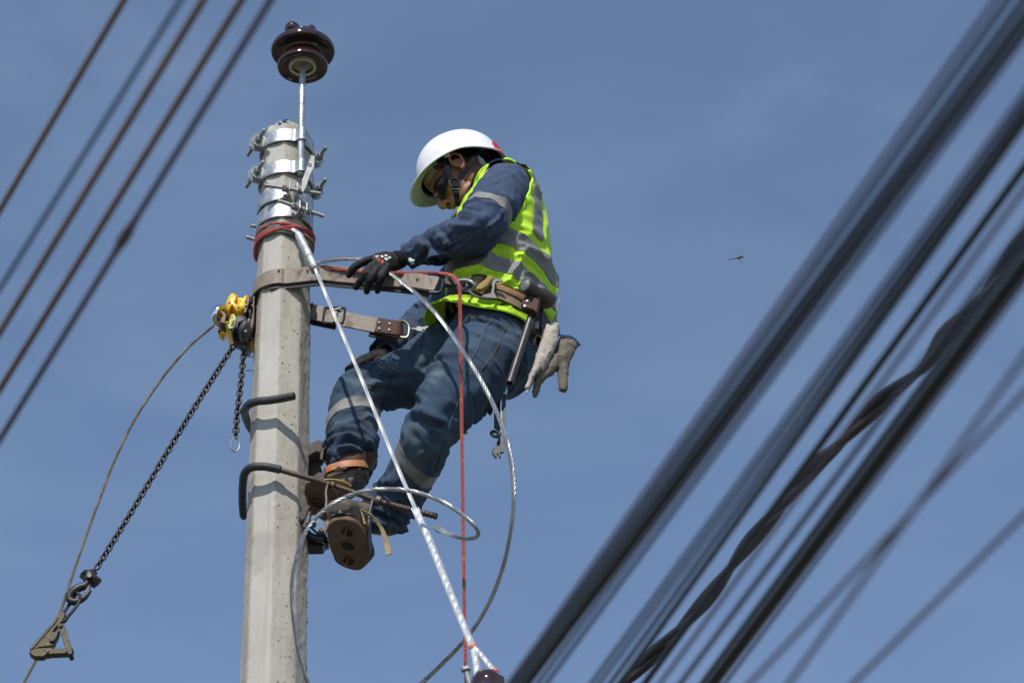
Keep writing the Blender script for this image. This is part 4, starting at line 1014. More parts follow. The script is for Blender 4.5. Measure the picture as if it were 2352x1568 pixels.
# ------------------------------------------------------------------ pole climbers
def cv(x, y): return (677.6 + x / 4.963, 1005 + y / 4.963)        # reading of the enlarged boots
Z_SOLE = W(790, 1192, -0.20)[2]
Z_SOLE2 = W(722, 1150, 0.02)[2]
def zplate(pts, z, thick, bev=0.002):
    q = np.array([Wz(*cv(*p), z) for p in pts]); c = q.mean(0)
    sm = c + (q - c) * (1 - bev / np.maximum(np.linalg.norm(q - c, axis=1, keepdims=True), 1e-6))
    up = np.array([0, 0, 1.0])
    return skin(np.stack([sm, q + up * bev, q + up * (thick - bev), sm + up * thick]))
def smooth_outline(pts, n=60): return [tuple(p) for p in spl(np.array(pts, float), n, True)]
def build_climbers():
    t = thing('pole_climber', 'climbing iron under the near boot, its bar crossing the front of the pole', 'climbing iron', W(800, 1230, -0.1), 'climbing irons on the pole')
    K = 1
    hook = spl(WL([(560, 1190, 0.14), (557, 1150, 0.06), (558, 1108, -0.035), (563, 1085, -0.085), (578, 1073, -0.118), (605, 1071, -0.130), (634, 1076, -0.127), (650, 1081, -0.124)]), 70)
    r = np.full(70, 0.0125); obj('rubber_sleeve', tube(hook[:66], np.concatenate([[0.007, 0.0115], np.full(62, 0.0128), [0.0128, 0.0118]]), 14), M_RUBBER, t)
    bar = WL([(630, 1075, -0.127), (700, 1095, -0.118), (760, 1113, -0.105), (820, 1133, -0.098), (868, 1151, -0.092)])
    bp = spl(bar, 40); obj('hook_bar', tube(bp, 0.0085, 12), M_RUST, t)
    obj('weld_bead', ellipsoid(W(764, 1112, -0.115), (0.010, 0.006, 0.011), None, 14, 8), M_RUST, t)
    d = nrm(bp[-1] - bp[-3]); e = W(1005, 1186, -0.07)
    obj('collar', rod(W(863, 1148, -0.0925), W(874, 1152, -0.0915), 0.0165, 18), mat('grey_brown_collar', (0.17, 0.13, 0.11), 0.5, 0.7, 0.3, 60), t)
    a = W(873, 1152, -0.0915); obj('threaded_rod', thread(a, e, 0.0108, 0.0112, 0.22, 14), M_RUST, t, ang=60)
    sp = smooth_outline([(365, 1060), (400, 985), (470, 945), (560, 935), (660, 955), (735, 1005), (795, 1085), (835, 1180), (855, 1290), (905, 1300), (890, 1370), (845, 1425), (760, 1500), (680, 1512), (560, 1478), (465, 1420), (430, 1340), (385, 1220)], 80)
    pl = obj('foot_plate', zplate(sp, Z_SOLE, 0.016, 0.003), M_SOLE, t, ang=35)
    for (x, y, a1, b1, kind) in ((597, 1072, 88, 48, 1), (603, 1230, 84, 48, 0), (613, 1400, 82, 46, 1)):
        an = np.linspace(0, 2 * PI, 36, endpoint=False); rt = math.radians(22)
        def el(f, sx=0, sy=0): return [(x + sx + f * (a1 * math.cos(q) * math.cos(rt) - b1 * math.sin(q) * math.sin(rt)), y + sy + f * (a1 * math.cos(q) * math.sin(rt) * 0.9 + b1 * math.sin(q) * math.cos(rt))) for q in an]
        rim = np.array([Wz(*cv(*p), Z_SOLE - 0.001) for p in el(1.0)])
        obj('plate_hole_rim', tube(rim, 0.0022, 6, closed=True), M_SOLE, pl)
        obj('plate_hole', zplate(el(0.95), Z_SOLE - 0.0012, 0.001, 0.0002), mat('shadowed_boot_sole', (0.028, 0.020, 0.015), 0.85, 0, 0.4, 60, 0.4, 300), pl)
        if kind:
            for k in (-1, 0.2, 1):
                p, q = el(0.8)[int(9 + 9 * k) % 36], el(0.8)[int(27 - 7 * k) % 36]
                obj('tread_bar', tube(np.array([Wz(*cv(*p), Z_SOLE - 0.003), Wz(*cv(*q), Z_SOLE - 0.003)]), 0.0030, 6), M_SOLE, pl)
    # side stirrups up to the bar
    up = (1, 0.25, 0)
    s1 = spl(WL([(857, 1152, -0.09), (851, 1175, -0.10), (848, 1205, -0.11), (848, 1240, -0.07), (852, 1262, -0.03), (852, 1277, 0.0)]), 30)
    obj('stirrup_bar', ribbon(s1, (0.2, 1, 0), 0.0105, 0.0034), mat('blue_grey_flat_bar', (0.075, 0.078, 0.09), 0.6, 0.3, 0.35, 60, 0.1, 200), t, ang=30)
    s2 = spl(WL([(756, 1112, -0.11), (752, 1122, -0.118), (750, 1136, -0.125), (751, 1152, -0.13), (749, 1180, -0.14)]), 30)
    obj('stirrup_bar', ribbon(s2, (0.2, 1, 0), 0.0100, 0.0034), M_RUST, t, ang=30)
    # friction pad against the pole, blue bracket
    pad = pxplate([cv(*p) for p in ((52, 985), (72, 910), (120, 825), (165, 830), (185, 850), (160, 900), (122, 1000), (80, 1020))], -0.03, 0.075, 0.004); o = obj('friction_pad', pad, M_PAD, t, ang=30)
    for k in range(14):
        f = k / 13; a, b = cv(150 - 62 * f, 840 + 165 * f), cv(180 - 62 * f, 848 + 165 * f)
        obj('pad_ply', tube(np.array([W(a[0], a[1], -0.0685), W(b[0], b[1], -0.0685)]), 0.0016, 5), mat('pad_cord', (0.26, 0.21, 0.145), 0.8, 0, 0.3, 120), o)
    obj('pad_bracket', pxplate([cv(*p) for p in ((135, 985), (165, 915), (215, 895), (330, 960), (362, 1050), (350, 1120), (250, 1090), (180, 1020))], -0.05, 0.02, 0.002), M_BLUEPLATE, t, ang=30)
    obj('bracket_lip', pxplate([cv(*p) for p in ((132, 985), (160, 910), (176, 915), (150, 1000))], -0.06, 0.03, 0.001), M_BLUEPLATE, t, ang=30)
    for p in ((205, 962), (300, 1055)):
        c = W(*cv(*p), -0.064); n_ = obj('copper_bolt', nut(c, (0.3, -1, 0.1), 0.0085, 0.012), mat('coppery_nut', (0.24, 0.12, 0.075), 0.5, 0.6, 0.3, 60), t, ang=20)
    obj('strut', tube(WL([cv(80, 1010) + (-0.01,), cv(160, 1110) + (-0.02,), cv(260, 1150) + (-0.03,), cv(350, 1160) + (-0.04,)]), 0.011, 10), M_DARKSTEEL, t)
    obj('heel_block', pxplate([cv(*p) for p in ((135, 1215), (175, 1165), (350, 1170), (385, 1220), (345, 1235), (320, 1280), (138, 1285))], 0.03, 0.05, 0.003), M_DARKSTEEL, t, ang=30)
    # loose webbing tail
    w = spl(WL([cv(755, 825) + (-0.13,), cv(840, 870) + (-0.13,), cv(920, 940) + (-0.125,), cv(985, 1030) + (-0.12,), cv(1020, 1120) + (-0.12,), cv(1045, 1210) + (-0.12,), cv(1070, 1330) + (-0.125,)]), 40)
    hw = np.interp(np.linspace(0, 1, 40), [0, 0.45, 0.75, 0.92, 1], [0.004, 0.005, 0.008, 0.0095, 0.0085])
    obj('webbing_tail', ribbon(w, (1, -0.3, -0.35), hw, 0.0018), mat('khaki_webbing', (0.30, 0.245, 0.13), 0.85, 0, 0.25, 80, 0.4, 600), t, ang=30)

    t = thing('pole_climber', 'climbing iron of the far boot, its short black hook end lying above the other', 'climbing iron', W(735, 1130, 0.1), 'climbing irons on the pole')
    # bar comes round behind the pole and its sleeved tip points right across the front
    hook = spl(WL([(700, 1020, 0.17), (640, 1003, 0.185), (596, 1000, 0.165), (577, 985, 0.12), (566, 963, 0.045), (562, 945, -0.02), (569, 931, -0.08), (590, 922, -0.118), (620, 919, -0.135), (650, 914, -0.150), (676, 909, -0.163)]), 90)
    obj('rubber_sleeve', tube(hook[8:], np.concatenate([np.full(80, 0.0128), [0.0127, 0.0118]]), 14), M_RUBBER, t)
    e, d = hook[-1], nrm(hook[-1] - hook[-3]); obj('sleeve_bore', lathe([(0.0005, 0.0008), (0.0075, 0.0008), (0.0082, 0.0002), (0.0005, 0.0)], e, d, 16), M_BLACKPL, t)
    obj('loose_clip', tube(WL([(569, 921, -0.06), (573, 918, -0.08), (579, 920, -0.10)]), 0.003, 6), M_DARKSTEEL, t)
    sp = smooth_outline([(120, 545), (200, 510), (330, 525), (400, 560), (470, 640), (520, 760), (500, 900), (420, 960), (320, 945), (240, 900), (150, 860), (110, 700)], 60)
    pl = obj('foot_plate', zplate(sp, Z_SOLE2, 0.016, 0.003), M_SOLE, t, ang=35)
    an = np.linspace(0, 2 * PI, 30, endpoint=False)
    el = [(262 + 84 * math.cos(q) , 738 + 58 * math.sin(q) + 14 * math.cos(q)) for q in an]
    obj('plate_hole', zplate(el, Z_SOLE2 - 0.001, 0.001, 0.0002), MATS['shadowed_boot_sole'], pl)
    obj('plate_hole_rim', tube(np.array([Wz(*cv(*p), Z_SOLE2 - 0.001) for p in el]), 0.0022, 6, closed=True), M_SOLE, pl)
    for k in (-28, 20): obj('tread_bar', tube(np.array([Wz(*cv(200, 738 + k), Z_SOLE2 - 0.003), Wz(*cv(320, 738 + k * 0.3), Z_SOLE2 - 0.003)]), 0.004, 6), M_SOLE, pl)
    o = obj('friction_pad', pxplate([cv(*p) for p in ((140, 190), (185, 140), (270, 98), (335, 120), (325, 180), (305, 245), (250, 238), (165, 285), (140, 300))], 0.03, 0.08, 0.004), M_PAD, t, ang=30)
    for k in range(10):
        f = k / 9; a, b = cv(300 - 15 * f, 118 + 118 * f), cv(330 - 15 * f, 124 + 118 * f)
        obj('pad_ply', tube(np.array([W(a[0], a[1], -0.0115), W(b[0], b[1], -0.0115)]), 0.0016, 5), MATS['pad_cord'], o)
    obj('pad_arm', pxplate([cv(*p) for p in ((140, 300), (170, 285), (290, 240), (295, 300), (285, 340), (305, 380), (340, 480), (400, 560), (380, 600), (140, 560))], 0.05, 0.03, 0.003), mat('dark_brown_arm', (0.05, 0.035, 0.028), 0.6, 0.3, 0.4, 60, 0.3, 200), t, ang=30)
    obj('pad_screw', rod(W(*cv(300, 262), 0.02), W(*cv(365, 285), 0.02), 0.0035, 8), M_RUST, t)
build_climbers()

# ------------------------------------------------------------------ dragonfly
def build_dragonfly():
    y = -0.9; c = W(1693, 593, y)
    t = thing('dragonfly', 'tiny dragonfly hovering alone in the open sky right of the worker', 'dragonfly', c)
    def dv(x, yy): return (1653.7 + x / 12.058 / 1.7415, 545.5 + yy / 12.058 / 1.7415)
    def q(x, yy, d=0): return W(*dv(x, yy), y + d)
    obj('abdomen', tube(np.array([q(395, 1085), q(520, 1055), (q(640, 1025)), q(760, 1005), q(860, 985)]), [0.0009, 0.0015, 0.0014, 0.0012, 0.0024], 8), M_DRAGON, t)
    obj('thorax', ellipsoid(q(950, 965), (0.0078, 0.0045, 0.0042), [nrm(q(1100, 930) - q(850, 995)), (0, 1, 0), (0.2, 0, 0.97)], 12, 8), M_DRAGON, t)
    obj('head', ellipsoid(q(1085, 935), (0.0028, 0.0036, 0.0032), None, 10, 8), mat('insect_eye', (0.10, 0.045, 0.03), 0.3), t)
    wm = bpy.data.materials.new('clear_insect_wing'); wm.use_nodes = True; b = wm.node_tree.nodes['Principled BSDF']
    b.inputs['Base Color'].default_value = (0.22, 0.22, 0.22, 1); b.inputs['Alpha'].default_value = 0.22; b.inputs['Roughness'].default_value = 0.3
    for (tip, root, w_, dy) in (((770, 520), (960, 880), 38, -0.012), ((680, 740), (880, 920), 40, -0.006), ((1075, 1290), (950, 1030), 34, 0.012), ((930, 1230), (900, 1020), 34, 0.008)):
        a, bq = np.array(root, float), np.array(tip, float); dd = bq - a; n = np.array([-dd[1], dd[0]]) / np.linalg.norm(dd)
        P = [a + n * 6, a + dd * 0.4 + n * w_ * 0.55, a + dd * 0.85 + n * w_ * 0.6, bq, a + dd * 0.8 - n * w_ * 0.5, a + dd * 0.4 - n * w_ * 0.4, a - n * 6]
        V = []
        for p in P:
            f = np.linalg.norm(p - a) / np.linalg.norm(dd); V.append(q(p[0], p[1], dy * f))
        V = np.array(V); V2 = V + np.array([0, 0.0003, 0.0])
        obj('wing', skin(np.stack([V, V2])), wm, t)
build_dragonfly()
# ================================================================== the worker
person = thing('person', 'lineman in white helmet and fluorescent vest leaning back on his strap beside the pole top', 'person', W(1100, 760, -0.1))
def radii(pts): return np.array([p[3] for p in pts])
def tubeloft(pts, ref, n=30, m=60, flat=1.0, power=2.15):
    q = np.hstack([WL([p[:3] for p in pts]), radii(pts)[:, None]]); q = spl(q, m)
    return loft(q[:, :3], q[:, 3] * flat, q[:, 3], ref, n, power)

# ---- torso: rings from hem to neck, seen at the depth of the pole axis
#       u, v, half depth, half width, tilt, yaw
TR = np.array([(1130, 778, .158, .182, 12, 26), (1143, 735, .142, .178, 15, 25), (1147, 690, .160, .196, 12, 21), (1147, 630, .166, .207, 8, 15), (1150, 566, .159, .212, 3, 9),
               (1155, 506, .138, .210, -8, 4), (1153, 462, .112, .188, -20, 0), (1137, 433, .090, .142, -28, 0), (1128, 417, .060, .082, -32, 0)], float)
def torso_frame(t):
    k = np.clip(t, 0, 8); i = int(min(math.floor(k), 7)); f = k - i
    E = np.vstack([2 * TR[0] - TR[1], TR, 2 * TR[-1] - TR[-2]])
    a, b, c, d = E[i], E[i + 1], E[i + 2], E[i + 3]
    q = 0.5 * (2 * b + (c - a) * f + (2 * a - 5 * b + 4 * c - d) * f ** 2 + (3 * b - a - 3 * c + d) * f ** 3)
    ctr = W(q[0], q[1], -0.10); ti, ya = math.radians(q[4]), math.radians(q[5])
    fw = np.array([-math.cos(ya), math.sin(ya), 0]); lf = np.array([-math.sin(ya), -math.cos(ya), 0])
    dd = fw * math.cos(ti) + np.array([0, 0, 1]) * math.sin(ti)
    return ctr, dd, lf, q[2], q[3]
def torso_pt(t, th, grow=0.0):
    c, d, l, A, B = torso_frame(t)
    ca, sa_ = math.cos(th), math.sin(th); p = 2.25
    x = math.copysign(abs(ca) ** (2 / p), ca); y = math.copysign(abs(sa_) ** (2 / p), sa_)
    return c + d * (A + grow) * x + l * (B + grow) * y

# ---- limbs
LEG_N = [(1138, 742, -.13, .125), (1118, 805, -.165, .122), (1072, 872, -.195, .112), (1015, 945, -.205, .090), (982, 1002, -.175, .080), (957, 1068, -.09, .073), (922, 1126, .0, .075), (896, 1162, .035, .077), (884, 1192, .06, .070), (882, 1222, .08, .056)]
LEG_F = [(1095, 790, -.02, .120), (1010, 835, .03, .112), (930, 872, .06, .090), (862, 888, .07, .078), (826, 902, .07, .078), (814, 950, .06, .080), (810, 1005, .05, .079), (806, 1045, .04, .076), (800, 1078, .03, .060)]
ARM_N = [(1165, 415, -.20, .062), (1160, 436, -.25, .080), (1132, 476, -.305, .081), (1096, 522, -.345, .076), (1060, 545, -.335, .064), (1012, 558, -.300, .055), (972, 573, -.265, .046), (944, 585, -.242, .036)]
ARM_F = [(1150, 520, .02, .07), (1090, 600, .13, .070), (1015, 696, .23, .062), (966, 748, .25, .058), (920, 782, .21, .054), (892, 799, .17, .046), (880, 807, .155, .042)]
LN, LF = Limb(WL([p[:3] for p in LEG_N]), (0, -1, 0)), Limb(WL([p[:3] for p in LEG_F]), (0, -1, 0))
AN, AF = Limb(WL([p[:3] for p in ARM_N]), (0, -1, 0)), Limb(WL([p[:3] for p in ARM_F]), (0, -1, 0))

# ---- head frame
HP = math.radians(48.0); HY = math.radians(-6.0)
h_f = np.array([-math.cos(HP) * math.cos(HY), math.cos(HP) * math.sin(-HY), -math.sin(HP)])
h_l = nrm(np.cross((0, 0, 1), h_f)); h_u = np.cross(h_f, h_l)
H_AX = np.array([h_f, h_l, h_u])
H0 = W(1052, 376, -0.172) - h_l * 0.076
def H(x, y, z): return H0 + x * h_f + y * h_l + z * h_u
def hell(c, r): return ellipsoid(H(*c), r, H_AX, 26, 16)

# ---- body: one continuous skin under the clothes
def build_body():
    parts = [hell((-.006, 0, .046), (.097, .075, .090)), hell((.045, 0, -.018), (.052, .060, .072)), hell((.040, 0, -.062), (.050, .050, .040)), hell((.076, 0, -.090), (.020, .024, .019)),
             hell((.086, 0, .030), (.014, .046, .013)), hell((.066, .038, -.016), (.024, .022, .022)), hell((.066, -.038, -.016), (.024, .022, .022)),
             loft([H(.088, 0, .028), H(.100, 0, .010), H(.112, 0, -.012), H(.119, 0, -.026), H(.108, 0, -.034)], [.006, .008, .010, .012, .007], [.008, .009, .012, .014, .010], h_l, 16, m=14),
             hell((.106, .013, -.030), (.011, .007, .008)), hell((.106, -.013, -.030), (.011, .007, .008)),
             hell((.097, 0, -.052), (.010, .022, .007)), hell((.093, 0, -.064), (.010, .020, .0075)), hell((.085, 0, -.050), (.02, .032, .02))]
    for s in (1, -1):                             # ears: rim, lobe, shell
        rim = spl(np.array([H(.012, s * .074, -.002), H(.012, s * .080, .018), H(.004, s * .086, .033), H(-.012, s * .089, .034), H(-.022, s * .090, .020), H(-.020, s * .088, .002), H(-.010, s * .084, -.016), H(.003, s * .077, -.026), H(.008, s * .074, -.020)]), 40)
        parts += [tube(rim, 0.0052, 8), hell((-.006, s * .076, .010), (.016, .0045, .022)), hell((.001, s * .076, -.018), (.009, .007, .012)), hell((.009, s * .077, -.004), (.005, .006, .007))]
    nb = torso_frame(7.2)[0]
    parts.append(loft([H(-.012, 0, -.02), H(-.022, 0, -.075), (H(-.03, 0, -.11) + nb) / 2, nb + np.array([0.01, 0, -0.05])], [.060, .058, .062, .075], [.058, .058, .062, .080], h_l, 24, m=20))
    body = []
    for t in np.linspace(0.3, 7.3, 30):
        body.append([torso_pt(t, a, -0.055) for a in np.linspace(0, 2 * PI, 28, endpoint=False)])
    parts.append(skin(np.array(body)))
    sh = lambda pts, k: [(p[0], p[1], p[2], p[3] * k) for p in pts]
    parts += [tubeloft(sh(LEG_N[:-2], .66), (0, -1, 0)), tubeloft(sh(LEG_F[:-1], .66), (0, -1, 0)), tubeloft(sh(ARM_N, .62), (0, -1, 0)), tubeloft(sh(ARM_F, .66), (0, -1, 0))]
    V, F = union(parts, 0.0031, 2)
    return obj('body', (V, F), M_SKIN, person, ang=70)
build_body()
# nostril, mouth line and brows as small dark relief; short hair at temple and nape
obj('nostril', join(hell((.1105, .0105, -.0365), (.0045, .0032, .0028))), mat('dark_skin_fold', (0.05, 0.02, 0.014), 0.7), person)
obj('lips', join(loft([H(.089, .020, -.0575), H(.102, .008, -.0565), H(.103, 0, -.0575), H(.102, -.008, -.0565), H(.089, -.020, -.0575)], [.0015, .003, .0035, .003, .0015], [.0012, .0022, .0024, .0022, .0012], h_u, 8, m=16)), mat('lip_skin', (0.18, 0.065, 0.048), 0.5, 0, 0.2, 80), person)
def hair():
    V, F = union([hell((-.013, 0, .046), (.0935, .0785, .090)), hell((-.040, 0, .002), (.058, .069, .060)), loft([H(.020, .064, .03), H(.012, .073, .004), H(.010, .074, -.010)], [.012, .009, .004], [.008, .005, .003], h_f, 12, m=10)], 0.004, 3)
    V = V + 0.0012 * (normals(V, F).T * vnoise(V * 260)).T
    q = (V - H0) @ H_AX.T
    g = np.minimum(0.030 - q[:, 0] + 0.4 * (q[:, 2] - 0.03), q[:, 2] + 0.040 + 0.25 * np.minimum(q[:, 0], 0))
    # keep the ear clear
    ear = np.sqrt((q[:, 0] + .004) ** 2 + (q[:, 2] - .004) ** 2 * 0.6) - 0.029
    g = np.minimum(g, np.where(np.abs(q[:, 1]) > 0.05, ear, 1))
    V, F = clip(V, F, g)
    obj('hair', (V, F), M_HAIR, person, ang=70)
hair()

# ---- trousers
def creases(V, Nn, F, uv, items, conv, wide=1.0):
    """raised (+) and sunken (-) fold lines laid on a cloth surface"""
    B = bvh_of(V, F); d = np.zeros(len(V)); vd = V - CAM; facing = np.sum(Nn * vd, 1) < 0.15 * np.linalg.norm(vd, axis=1)
    for amp, w, pts in items:
        P = []
        for q in spl(np.array([conv(*p) for p in pts], float), 36):
            h = B.ray_cast(Vector(CAM), Vector(ray(q[0], q[1])))
            if h[0] is not None: P.append(np.array(h[0]))
        if len(P) < 6: continue
        P = np.array(P); D = np.full(len(V), 9.0); K = np.zeros(len(V), int)
        for k, p in enumerate(P):
            e = np.sum((V - p) ** 2, 1); m = e < D; D[m] = e[m]; K[m] = k
        f = K / (len(P) - 1); end = np.clip(np.minimum(f, 1 - f) * 5, 0.15, 1)
        d += np.where(facing, amp * end * np.exp(-D / (w * wide) ** 2), 0)
    return d
def fold_field(limb, V, Nn, fs, amp, ring_amp, seed, twist=0.0, phi_k=0.75):
    s, phi, d = limb.coords(V)
    q = np.stack([s * fs + twist * phi, np.cos(phi) * phi_k + seed, np.sin(phi) * phi_k], 1)
    w = fbm(np.stack([s * 6, np.cos(phi) + 3 + seed, np.sin(phi)], 1), 2)
    a = ridge(vnoise(q + 0.5 * w[:, None]), 1.6) - 0.45
    b = ridge(vnoise(q * np.array([1.9, 1.6, 1.6]) + 9.1), 1.4) - 0.45
    return s, phi, (amp + ring_amp(s / limb.s[-1])) * (a + 0.45 * b)
def build_jeans():
    rings = []
    for (u, v, A, B, ti, ya, y) in ((1143, 742, .112, .145, 16, 25, -.1), (1140, 770, .127, .160, 16, 25, -.1), (1131, 810, .138, .176, 14, 25, -.1), (1120, 850, .118, .160, 10, 25, -.1), (1108, 882, .07, .10, 8, 25, -.1)):
        c = W(u, v, y); t_, yy = math.radians(ti), math.radians(ya); fw = np.array([-math.cos(yy), math.sin(yy), 0]); lf = np.array([-math.sin(yy), -math.cos(yy), 0]); d = fw * math.cos(t_) + np.array([0, 0, 1]) * math.sin(t_)
        rings.append([c + d * A * math.cos(a) + lf * B * math.sin(a) for a in np.linspace(0, 2 * PI, 36, endpoint=False)])
    hips = skin(spl(np.array(rings).reshape(5, -1), 24).reshape(24, 36, 3))
    butt = ellipsoid(W(1168, 815, -.20), (.075, .085, .085)); butt2 = ellipsoid(W(1158, 835, 0.0), (.075, .08, .08))
    V, F = union([hips, butt, butt2, tubeloft(LEG_N, (0, -1, 0), 36, 80), tubeloft(LEG_F, (0, -1, 0), 36, 80)], 0.0052, 6)
    sN, pN, dN = LN.coords(V); sF, pF, dF = LF.coords(V)
    near = dN <= dF
    Nn = normals(V, F)
    g = lambda c, w: (lambda x: np.exp(-((x - c) / w) ** 2))
    sn, ph, fN = fold_field(LN, V, Nn, 25, 0.0060, lambda x: 0.008 * np.exp(-((x - .46) / .10) ** 2) + 0.010 * np.exp(-((x - .97) / .10) ** 2) + .006 * np.exp(-((x - .15) / .12) ** 2), 3.0, 0.5)
    sf, ph2, fF = fold_field(LF, V, Nn, 25, 0.0062, lambda x: 0.010 * np.exp(-((x - .42) / .10) ** 2) + 0.014 * np.exp(-((x - .95) / .13) ** 2), 8.0, -0.4)
    w = np.clip((dF - dN) / 0.05 + 0.5, 0, 1); disp = fN * w + fF * (1 - w)
    # ring-shaped bunching above the ankles
    xF, xN = sF / LF.s[-1], sN / LN.s[-1]
    disp += (1 - w) * 0.0085 * np.exp(-((xF - .93) / .09) ** 2) * np.sin(sF * 165 + 1.6 * np.sin(ph2 + 0.6) + 0.8 * vnoise(V * 14)) 
    disp += w * 0.0065 * np.exp(-((xN - .95) / .09) ** 2) * np.sin(sN * 150 + 1.8 * np.sin(ph + 1.0) + 0.8 * vnoise(V * 14))
    disp += 0.0022 * fbm(V * 15, 3)
    cc = lambda x, y: (717.8 + x / 3.413, 775.2 + y / 3.413)
    items = [(.009, .014, [(250, 690), (380, 715), (510, 800)]), (-.008, .012, [(230, 745), (330, 765), (470, 830)]), (.011, .012, [(150, 840), (280, 775), (370, 772), (505, 850)]), (-.011, .010, [(140, 880), (260, 830), (340, 832), (490, 900)]),
             (.011, .011, [(120, 930), (270, 865), (330, 872), (480, 945)]), (-.009, .009, [(120, 965), (260, 905), (420, 935)]),
             (.008, .013, [(430, 225), (600, 285), (800, 265)]), (-.009, .011, [(400, 272), (560, 322), (770, 300)]), (.009, .013, [(430, 352), (540, 352), (640, 372), (750, 325)]), (-.010, .014, [(300, 290), (420, 330), (470, 380)]),
             (-.014, .020, [(440, 390), (490, 470), (545, 540)]), (.008, .014, [(200, 330), (290, 350), (380, 420)]), (-.007, .012, [(180, 420), (260, 440), (370, 430)]), (.007, .012, [(170, 590), (210, 560), (240, 540)]),
             (-.010, .012, [(840, 275), (900, 212), (990, 165), (1090, 190)]), (.009, .013, [(860, 320), (930, 250), (1000, 205), (1090, 250)]), (-.006, .011, [(900, 190), (960, 120), (1040, 60)]), (.006, .010, [(930, 205), (1000, 140), (1090, 90)]),
             (.015, .017, [(750, 600), (825, 562), (930, 622), (1110, 680)]), (-.015, .017, [(690, 680), (800, 640), (930, 690), (1070, 750)]), (-.009, .014, [(790, 480), (830, 540), (850, 580)]),
             (.010, .015, [(700, 690), (745, 790), (725, 890)]), (-.009, .013, [(760, 720), (820, 800), (870, 900), (900, 1000)]), (.008, .012, [(960, 700), (1040, 770), (1060, 800)]), (-.009, .012, [(930, 720), (960, 800), (1010, 870)]),
             (.008, .013, [(850, 870), (900, 930), (960, 1010)]), (-.007, .012, [(640, 960), (600, 1040), (540, 1110)]), (.008, .012, [(660, 1090), (580, 1130), (500, 1170)]),
             (.010, .011, [(480, 1330), (560, 1350), (605, 1400), (600, 1450)]), (-.010, .010, [(500, 1290), (590, 1345), (640, 1350)]), (.009, .011, [(520, 1240), (600, 1280), (690, 1270)]), (-.008, .010, [(560, 1430), (620, 1420), (690, 1380)])]
    disp += creases(V, Nn, F, None, items, cc)
    V = V + Nn * disp[:, None]
    V = relax(V, F, 1, 0.4)
    o = obj('jeans', (V, F), M_JEANS, person, ang=75)
    return V, F, bvh_of(V, F), o
JV, JF, JB, jeans = build_jeans()
def slab(rows, th, wrap=False):
    V, F = sheet(rows, wrap); return thicken(V, F, th)
def leg_tape(limb, t0, t1, f0, f1, sh=None):
    R = limb.patch(JB, t0, t1, f0, f1, 6, 72, 0.0028, sh)
    for _ in range(2): R[:, 1:-1] = 0.5 * R[:, 1:-1] + 0.25 * (R[:, :-2] + R[:, 2:])
    return slab(R, 0.0022)
LnL, LfL = LN.s[-1], LF.s[-1]
obj('reflective_tape', leg_tape(LN, LnL * .668, LnL * .712, -2.6, 2.6, lambda f: -0.012 * math.cos(f) - 0.030 * math.sin(f)), M_TAPE, jeans, ang=70)
obj('reflective_tape', leg_tape(LF, LfL * .70, LfL * .755, -2.6, 2.6, lambda f: -0.016 * math.cos(f) + 0.022 * math.sin(f)), M_TAPE, jeans, ang=70)
def jproj(u, v, off=0.002):
    o = Vector(CAM); d = Vector(ray(u, v)); h = JB.ray_cast(o, d)
    return (np.array(h[0]) + np.array(h[1]) * off) if h[0] is not None else None
def seam(name, uv, r, m, par, off=0.0012, n=40, proj=None):
    P = [proj(*p) if proj else jproj(p[0], p[1], off) for p in spl(np.array(uv, float), n)]
    P = [p for p in P if p is not None]
    if len(P) > 3:
        P = np.array(P); P[1:-1] = 0.5 * P[1:-1] + 0.25 * (P[:-2] + P[2:])
        obj(name, tube(P, r, 6), m, par)
seam('side_seam', [(1142, 715), (1118, 752), (1098, 800), (1075, 840), (1058, 905), (1038, 960), (1020, 1020), (1000, 1085), (975, 1150)], 0.0019, M_SEAM_BLUE, jeans, n=80)
seam('pocket_stitch', [(1062, 722), (1090, 726), (1116, 735)], 0.0012, M_SEAM, jeans)
seam('pocket_stitch', [(1107, 848), (1130, 820), (1148, 785), (1164, 752), (1176, 770), (1182, 792)], 0.0013, M_SEAM, jeans, n=60)
seam('yoke_seam', [(1142, 716), (1168, 733), (1182, 752), (1192, 770)], 0.0018, M_SEAM_BLUE, jeans)
seam('inner_seam', [(840, 882), (872, 884), (905, 876), (945, 862)], 0.0012, M_SEAM, jeans)
seam('inner_seam', [(833, 940), (829, 985), (826, 1010)], 0.0015, M_SEAM, jeans)
seam('fly_seam', [(974, 762), (968, 790), (962, 820), (966, 835)], 0.0018, M_SEAM_BLUE, jeans)
for (u, v) in ((1113, 735), (1100, 769)): 
    p = jproj(u, v, 0.002)
    if p is not None: obj('bar_tack', ellipsoid(p, (0.0030, 0.002, 0.0030), None, 10, 6), mat('orange_thread', (0.22, 0.095, 0.03), 0.8), jeans)

